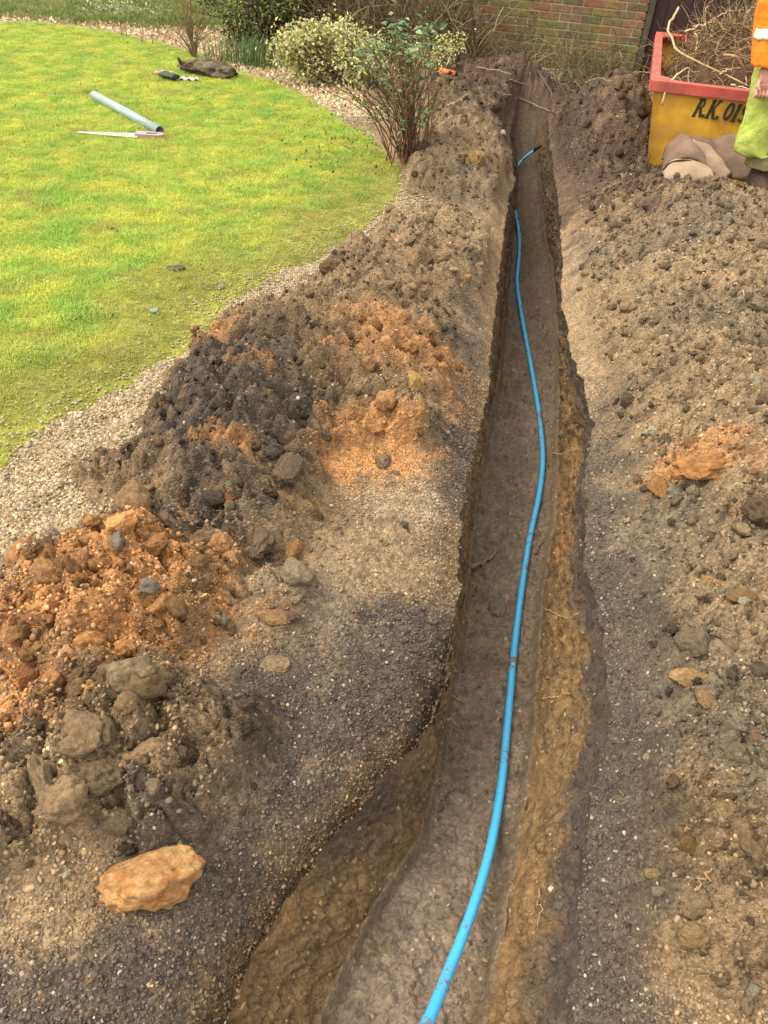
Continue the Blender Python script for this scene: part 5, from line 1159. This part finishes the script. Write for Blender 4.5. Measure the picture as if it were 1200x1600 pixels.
def shrub(name, base, crowns, stems, label, cat, stemcol, leaf, seed, group=None):
    base = np.array(base, float); root = empty(name, base, label, cat, group); r = np.random.default_rng(seed); a = Acc()
    for (c, rad, n, cols, w_) in crowns:
        W, D, N, L, Wd, cc = crown(c, rad, n, leaf[0], leaf[1], cols, seed, weights=w_); W = W+r.normal(0, .035, W.shape)*(1+2*(r.random((len(W), 1)) > .9)); a.leaves(W, D, N, L, Wd, cc)
    o = a.build('foliage', M_leaf, root, False); o.location = -root.location
    a = Acc()
    for i in range(stems):
        c, rad = crowns[i % len(crowns)][:2]; e = np.array(c)+r.normal(0, .5, 3)*rad; b = base+r.normal(0, .05, 3)*[1, 1, 0]; mid = (b+e)/2+r.normal(0, .06, 3)
        a.tube(smooth_path([b, mid, e], 9), np.linspace(.012, .004, 9)*r.uniform(.5, 1.2), 5, lin(stemcol)*.6)
        for q in range(3):
            s_ = mid+(e-mid)*r.random(); a.tube(smooth_path([s_, s_+r.normal(0, .4, 3)*rad], 4), .003, 4, lin(stemcol)*.6, False)
    o = a.build('stems', M_twig, root); o.location = -root.location
    return root
A3 = np.array
# dark evergreen behind the grass clump
b = at(405, 84); shrub('evergreen_shrub', b+[0, .35, 0], [(b+[0, .45, .75], A3([.80, .5, .85]), 7500, [(52, 62, 34), (76, 84, 40), (150, 156, 70), (98, 104, 48)], [.45, .3, .09, .16]), (b+[.1, .1, .3], A3([.55, .3, .3]), 1800, [(104, 116, 52), (172, 176, 90), (66, 78, 38)], [.4, .2, .4])], 30, 'dense dark evergreen shrub behind the long grass clump', 'shrub', (90, 74, 56), (.045, .026), 61)
b = at(470, 62); shrub('bare_brown_shrub', b+[0, .2, 0], [(b+[0, .4, .7], A3([.62, .45, .8]), 1500, [(120, 104, 58), (90, 76, 44), (150, 140, 70)], [.4, .35, .25])], 150, 'tall brownish thin shrub between the evergreen and the dark thicket', 'shrub', (118, 88, 62), (.035, .016), 62)
b = at(600, 75); shrub('dark_thicket', b+[0, .3, 0], [(b+[-.25, .5, .8], A3([1.0, .45, .95]), 9000, [(40, 44, 30), (58, 58, 40), (84, 80, 56), (110, 112, 70)], [.4, .33, .2, .07])], 60, 'dark shady thicket behind the variegated shrub', 'shrub', (96, 78, 62), (.05, .024), 63)
b = at(735, 84); shrub('ivy_thicket', b+[0, .1, 0], [(b+[0, .2, .6], A3([.55, .3, .8]), 5200, [(48, 52, 32), (76, 80, 46), (112, 116, 66)], [.5, .35, .15]), (b+[.55, .2, .45], A3([.45, .2, .6]), 2600, [(48, 52, 32), (76, 80, 46), (112, 116, 66)], [.5, .35, .15])], 60, 'dark ivy thicket against the left end of the brick wall', 'shrub', (110, 92, 72), (.05, .03), 64)
# variegated shrub
b = at(548, 138); cv = up(500, 88, 8.25); cv2 = up(560, 95, 8.25); cv3 = up(470, 78, 8.25); cv4 = up(530, 66, 8.3)
VC = [(232, 226, 150), (246, 242, 200), (190, 192, 96), (120, 134, 66)]; VW = [.42, .24, .2, .14]
vcr = [(up(x, y, 8.25+dy), A3([rx, ry_, rz]), n, VC, VW) for x, y, rx, ry_, rz, n, dy in ((505, 82, .30, .26, .20, 1500, 0), (470, 72, .24, .2, .13, 700, -.1), (448, 74, .13, .12, .08, 220, -.1), (545, 92, .26, .24, .17, 900, 0), (520, 60, .26, .22, .12, 700, .1), (560, 76, .22, .2, .16, 600, .1), (500, 105, .26, .22, .12, 600, -.1), (538, 120, .2, .18, .1, 350, -.1), (585, 100, .22, .18, .16, 500, .05), (484, 50, .10, .1, .06, 90, .1), (540, 44, .08, .08, .06, 70, .1), (462, 96, .12, .1, .07, 150, -.1))]
shrub('variegated_shrub', b, vcr, 30, 'rounded shrub with cream and yellow variegated leaves', 'shrub', (96, 72, 56), (.042, .024), 65)
cv = up(690, 88, 8.6); b = at(675, 128); shrub('variegated_shrub', b, [(cv, A3([.16, .14, .18]), 420, VC, VW), (up(708, 70, 8.6), A3([.12, .1, .08]), 180, VC, VW), (up(640, 98, 8.5), A3([.2, .16, .14]), 420, VC, VW)], 12, 'small variegated sprigs left of the orange spade handle', 'shrub', (100, 74, 56), (.032, .018), 66)
# brown stemmed shrub in front
sb = hit(637, 246); SH = empty('red_stemmed_shrub', sb, 'open shrub of upright reddish brown stems with few green leaves', 'shrub')
r = np.random.default_rng(70); tips = [(505, 130), (520, 110), (530, 95), (548, 80), (560, 60), (575, 75), (588, 60), (598, 45), (606, 62), (615, 50), (623, 28), (630, 60), (640, 45), (648, 62), (655, 40), (662, 30), (668, 55), (676, 70), (690, 80), (700, 100), (694, 120), (702, 140), (540, 120), (570, 105), (600, 90), (620, 80), (645, 85), (660, 95), (680, 105), (560, 135), (588, 120), (690, 150), (552, 150), (530, 140)]
a = Acc(); la = Acc(); tipw = []
for i in range(62):
    tx, ty = tips[i % len(tips)]; Yt = sb[1]+r.normal(0, .22)+.05; e = up(tx+r.normal(0, 6), ty+r.normal(0, 6), Yt); b0 = sb+[r.normal(0, .07), r.normal(0, .06), -.02]
    md = (b0+e)/2+[-(e[0]-b0[0])*.12+r.normal(0, .02), r.normal(0, .03), .05]; Pth = smooth_path([b0, md, e], 14); Pth += r.normal(0, .004, Pth.shape)
    c = lin([(112, 74, 56), (132, 92, 66), (92, 66, 52), (146, 112, 80)][r.integers(4)])*.62
    a.tube(Pth, np.linspace(.0052, .0024, 14)*r.uniform(.7, 1.1), 6, c, False); tipw.append(Pth)
    for q in range(r.integers(1, 4)):
        s_ = Pth[r.integers(5, 12)]; t_ = s_+[r.normal(0, .05), r.normal(0, .05), r.uniform(.04, .16)]; a.tube(smooth_path([s_, (s_+t_)/2+r.normal(0, .01, 3), t_], 5), .0018, 4, c, False)
o = a.build('stems', M_twig, SH); o.location = -SH.location
GL = [(118, 150, 104), (96, 134, 82), (150, 172, 122), (84, 116, 66)]
def cluster(c, n, L, spread_, cols=GL):
    C = c+r.normal(0, spread_, (n, 3))*[1, 1, 1.2]; ph = r.random(n)*6.28; D = np.stack([np.cos(ph), np.sin(ph), r.normal(.1, .35, n)], -1); N = np.stack([r.normal(0, .3, n), r.normal(0, .3, n)-.2, np.ones(n)], -1)
    la.leaves(C, D, N, L*r.uniform(.7, 1.2, n), L*.5*r.uniform(.8, 1.2, n), np.clip(np.array([lin(cols[k]) for k in r.integers(0, len(cols), n)])*.66*np.exp(r.normal(0, .15, n))[:, None], 0, .7))
for x, y, n, s_ in [(623, 38, 12, .03), (622, 52, 12, .035), (624, 68, 10, .04), (664, 40, 10, .03), (668, 56, 10, .035), (660, 82, 16, .04), (600, 72, 10, .05), (575, 78, 10, .05), (640, 100, 10, .05), (615, 112, 12, .06), (585, 100, 10, .06), (690, 58, 6, .03), (650, 65, 8, .04), (606, 85, 8, .05), (560, 92, 8, .05)]:
    cluster(up(x, y, sb[1]+r.normal(0, .1)), int(n*1.5), .066, s_)
for x, y, n in [(632, 194, 7), (640, 188, 4), (655, 186, 5), (668, 178, 6), (664, 190, 5)]: cluster(up(x, y, sb[1]-.12), n, .058, .02)
for P_ in tipw:
    if r.random() < .9:
        for q in range(5): cluster(P_[r.integers(6, 14)], 3, .036, .03, [(120, 140, 70), (150, 160, 90), (98, 110, 60)])
cluster(up(618, 196, sb[1]), 6, .05, .03, [(214, 206, 150), (190, 186, 120)]); cluster(up(588, 200, sb[1]), 8, .045, .04, [(214, 206, 150), (160, 166, 100)])
o = la.build('leaves', M_leaf, SH, False); o.location = -SH.location
# grass clump, bare twiggy shrub, wall tangle, climber
b = at(395, 104); a = Acc(); r = np.random.default_rng(71)
for i in range(420):
    p = b+[r.normal(0, .24), r.normal(0, .10), 0]; th = r.random()*6.28; L = r.uniform(.16, .36); dx = A3([math.cos(th), math.sin(th), 0])*L*r.uniform(.15, .6); s_ = A3([-math.sin(th), math.cos(th), 0])*.0035
    p1 = p+dx*.35+[0, 0, L*.6]; p2 = p+dx+[0, 0, L*.9]; c = lin([(96, 134, 72), (120, 150, 84), (84, 120, 76), (150, 160, 96)][r.integers(4)])*.6
    a.add([p-s_, p+s_, p1+s_*.8, p1-s_*.8, p2], [[[0, 1, 2, 3]], [[3, 2, 4]]], c)
o = a.build('grass_clump', M_leaf, None, False, b); o['kind'] = 'stuff'; tag(o, 'clump of long blue green grass blades under the evergreen', 'grass clump')
b = at(304, 92); bs = empty('twiggy_shrub', b, 'small bare twiggy shrub standing in the pale litter', 'shrub'); a = Acc()
for i in range(34):
    th = r.uniform(-1.1, 1.1); e = b+[math.sin(th)*.30, r.normal(0, .14), .52*math.cos(th)*r.uniform(.7, 1.1)]; md = b*.5+e*.5+[-(e[0]-b[0])*.1, 0, .03]; Pt = smooth_path([b+r.normal(0, .012, 3)*[1, 1, 0], md, e], 9)
    c = lin((150, 124, 92))*.6*r.uniform(.7, 1.2); a.tube(Pt, np.linspace(.005, .0022, 9), 5, c, False)
    for q in range(3):
        s_ = Pt[r.integers(3, 8)]; a.tube([s_, s_+[r.normal(0, .05), r.normal(0, .04), .08]], [.0022, .0015], 4, c, False)
o = a.build('twigs', M_twig, bs); o.location = -bs.location
def b_wall(lo, hi, dmax=.5, spread_=.3):
    def f(r):
        s = r.uniform(lo, hi); p = WR+ul*s+nf*r.uniform(.06, dmax); p[2] = 0; return p, [r.normal(0, spread_), r.normal(0, spread_), 1.0]
    return f
BR = [(150, 128, 96), (116, 94, 70), (176, 156, 118), (96, 80, 62), (130, 116, 74)]
def plant(name, root_p, n, basef, Lr, rr, label, cat, seed, curl=.7, leaves=0, lc=GL, ll=.035, cols=BR):
    rt = empty(name, root_p, label, cat); o = tangle('stems', n, basef, Lr, rr, cols, rt, seed=seed, curl=curl, segs=10, sides=5, kind=None)
    if leaves:
        r = np.random.default_rng(seed+1); co = np.zeros(len(o.data.vertices)*3, np.float32); o.data.vertices.foreach_get('co', co); co = co.reshape(-1, 3); k = r.integers(0, len(co), leaves); C = co[k]+r.normal(0, .02, (leaves, 3))
        a = Acc(); a.leaves(C, r.normal(size=(leaves, 3)), r.normal(0, .5, (leaves, 3))+[0, -.2, .9], ll*r.uniform(.6, 1.2, leaves), ll*.55, np.array([lin(lc[q]) for q in r.integers(0, len(lc), leaves)])*.62); ob = a.build('leaves', M_leaf, rt, False); ob.location = -rt.location
    return rt
DL = [(72, 84, 48), (104, 118, 62), (140, 146, 84)]
plant('climbing_stems', WR+ul*2.6+nf*.3, 420, b_wall(1.7, 3.6, .55, .25), (.6, 1.5), (.003, .008), 'dense brown thicket of bare upright stems before the wall', 'climber', 81, .5, 1300, DL)
plant('bramble', WR+ul*1.55+nf*.35, 120, b_wall(1.0, 2.1, .6, .6), (.4, 1.1), (.0025, .006), 'arching brown brambles in front of the mossy brick', 'bramble', 82, 1.1, 420, DL)
plant('wall_creeper', WR+ul*.35+nf*.2, 80, b_wall(.05, .75, .3, .35), (.3, .85), (.0025, .006), 'wiry creeper climbing the brick pier beside the door', 'climber', 83, .8, 240, [(84, 116, 70), (104, 118, 62), (120, 150, 110)])
# low ground layer of weeds and bits at the foot of the wall
def b_low(r):
    s = r.uniform(-.2, 3.8); p = WR+ul*s+nf*r.uniform(.1, 1.1); z = float(heapz(np.array([p[0]]), np.array([p[1]]))[0]); return (p[0], p[1], z+.02), [r.normal(), r.normal(), .35]
tangle('ground_twigs', 520, b_low, (.1, .5), (.0018, .005), BR, label='loose twigs and dead stems covering the ground before the wall', cat='twigs', seed=91, curl=.8)
# roots in the mound beside the skip
hx, hy, sx_h, sy_h, _h0 = HZ[-3]
def b_root(r):
    k = r.random()*6.28; q = math.sqrt(r.random())*1.3; X_ = hx+sx_h*q*math.cos(k); Y_ = hy+sy_h*q*math.sin(k); z = float(heapz(np.array([X_]), np.array([Y_]))[0]); d = [r.normal(), r.normal()-.3, r.normal(0, .5)]; return (X_, Y_, z+.012), d
if 3 in TER: tangle('fine_roots', 620, b_root, (.05, .22), (.0012, .0032), [(110, 84, 62), (84, 64, 48), (134, 106, 80), (70, 54, 42)], TER[3], seed=92, curl=1.4, segs=6)
# far hedge and the pale slab beyond the border
b = at(150, -3); bb = np.array([-4.4, 14.2, 0]); shrub('clipped_hedge', bb, [(bb+[k*1.1, 0, .55], A3([.8, .5, .7]), 1800, [(56, 66, 36), (84, 94, 52), (46, 50, 34)], [.4, .3, .3]) for k in (-2, -1, 0, 1)], 40, 'low dark hedge at the far left edge of the garden', 'hedge', (90, 74, 56), (.06, .035), 67)
ps = at(308, 4); a = Acc(); a.box(ps+[0, .2, .03], (.42, .35, .03)); o = a.build('paving_slab', mat('pale_stone', L_(190, 186, 184), .85, .2, .003, 40, .15, 6), None, False, ps); tag(o, 'pale grey paving slab beyond the litter border', 'paving slab')
# low leafy weeds with pale leaves in the back border
wd = at(200, 22); W, D, N, L, Wd, cc = crown(wd+[0, 0, .05], A3([.7, .5, .10]), 700, .05, .03, [(190, 196, 140), (130, 150, 84), (214, 214, 176)], 68, shell=.1); a = Acc(); a.leaves(W, D, N, L, Wd, cc); o = a.build('ground_plant', M_leaf, None, False, wd); tag(o, 'low spreading plant with pale leaves in the far border', 'plant')
for x, y, h, l_ in ((190, 58, .2, 'tallest cut woody plant stump in the pale litter, left of the others'), (198, 60, .16, 'cut woody plant stump just right of the tallest one'), (222, 68, .14, 'cut woody plant stump alone between the pair and the shortest'), (238, 72, .12, 'shortest cut plant stump, nearest the bare twiggy shrub')):
    p = at(x, y); stick('cut_plant', [p, p+[.01, 0, h*.5], p+[.0, .01, h]], .006, (150, 110, 96), l_, 'plant', 'cut plants standing in the litter', n=6)
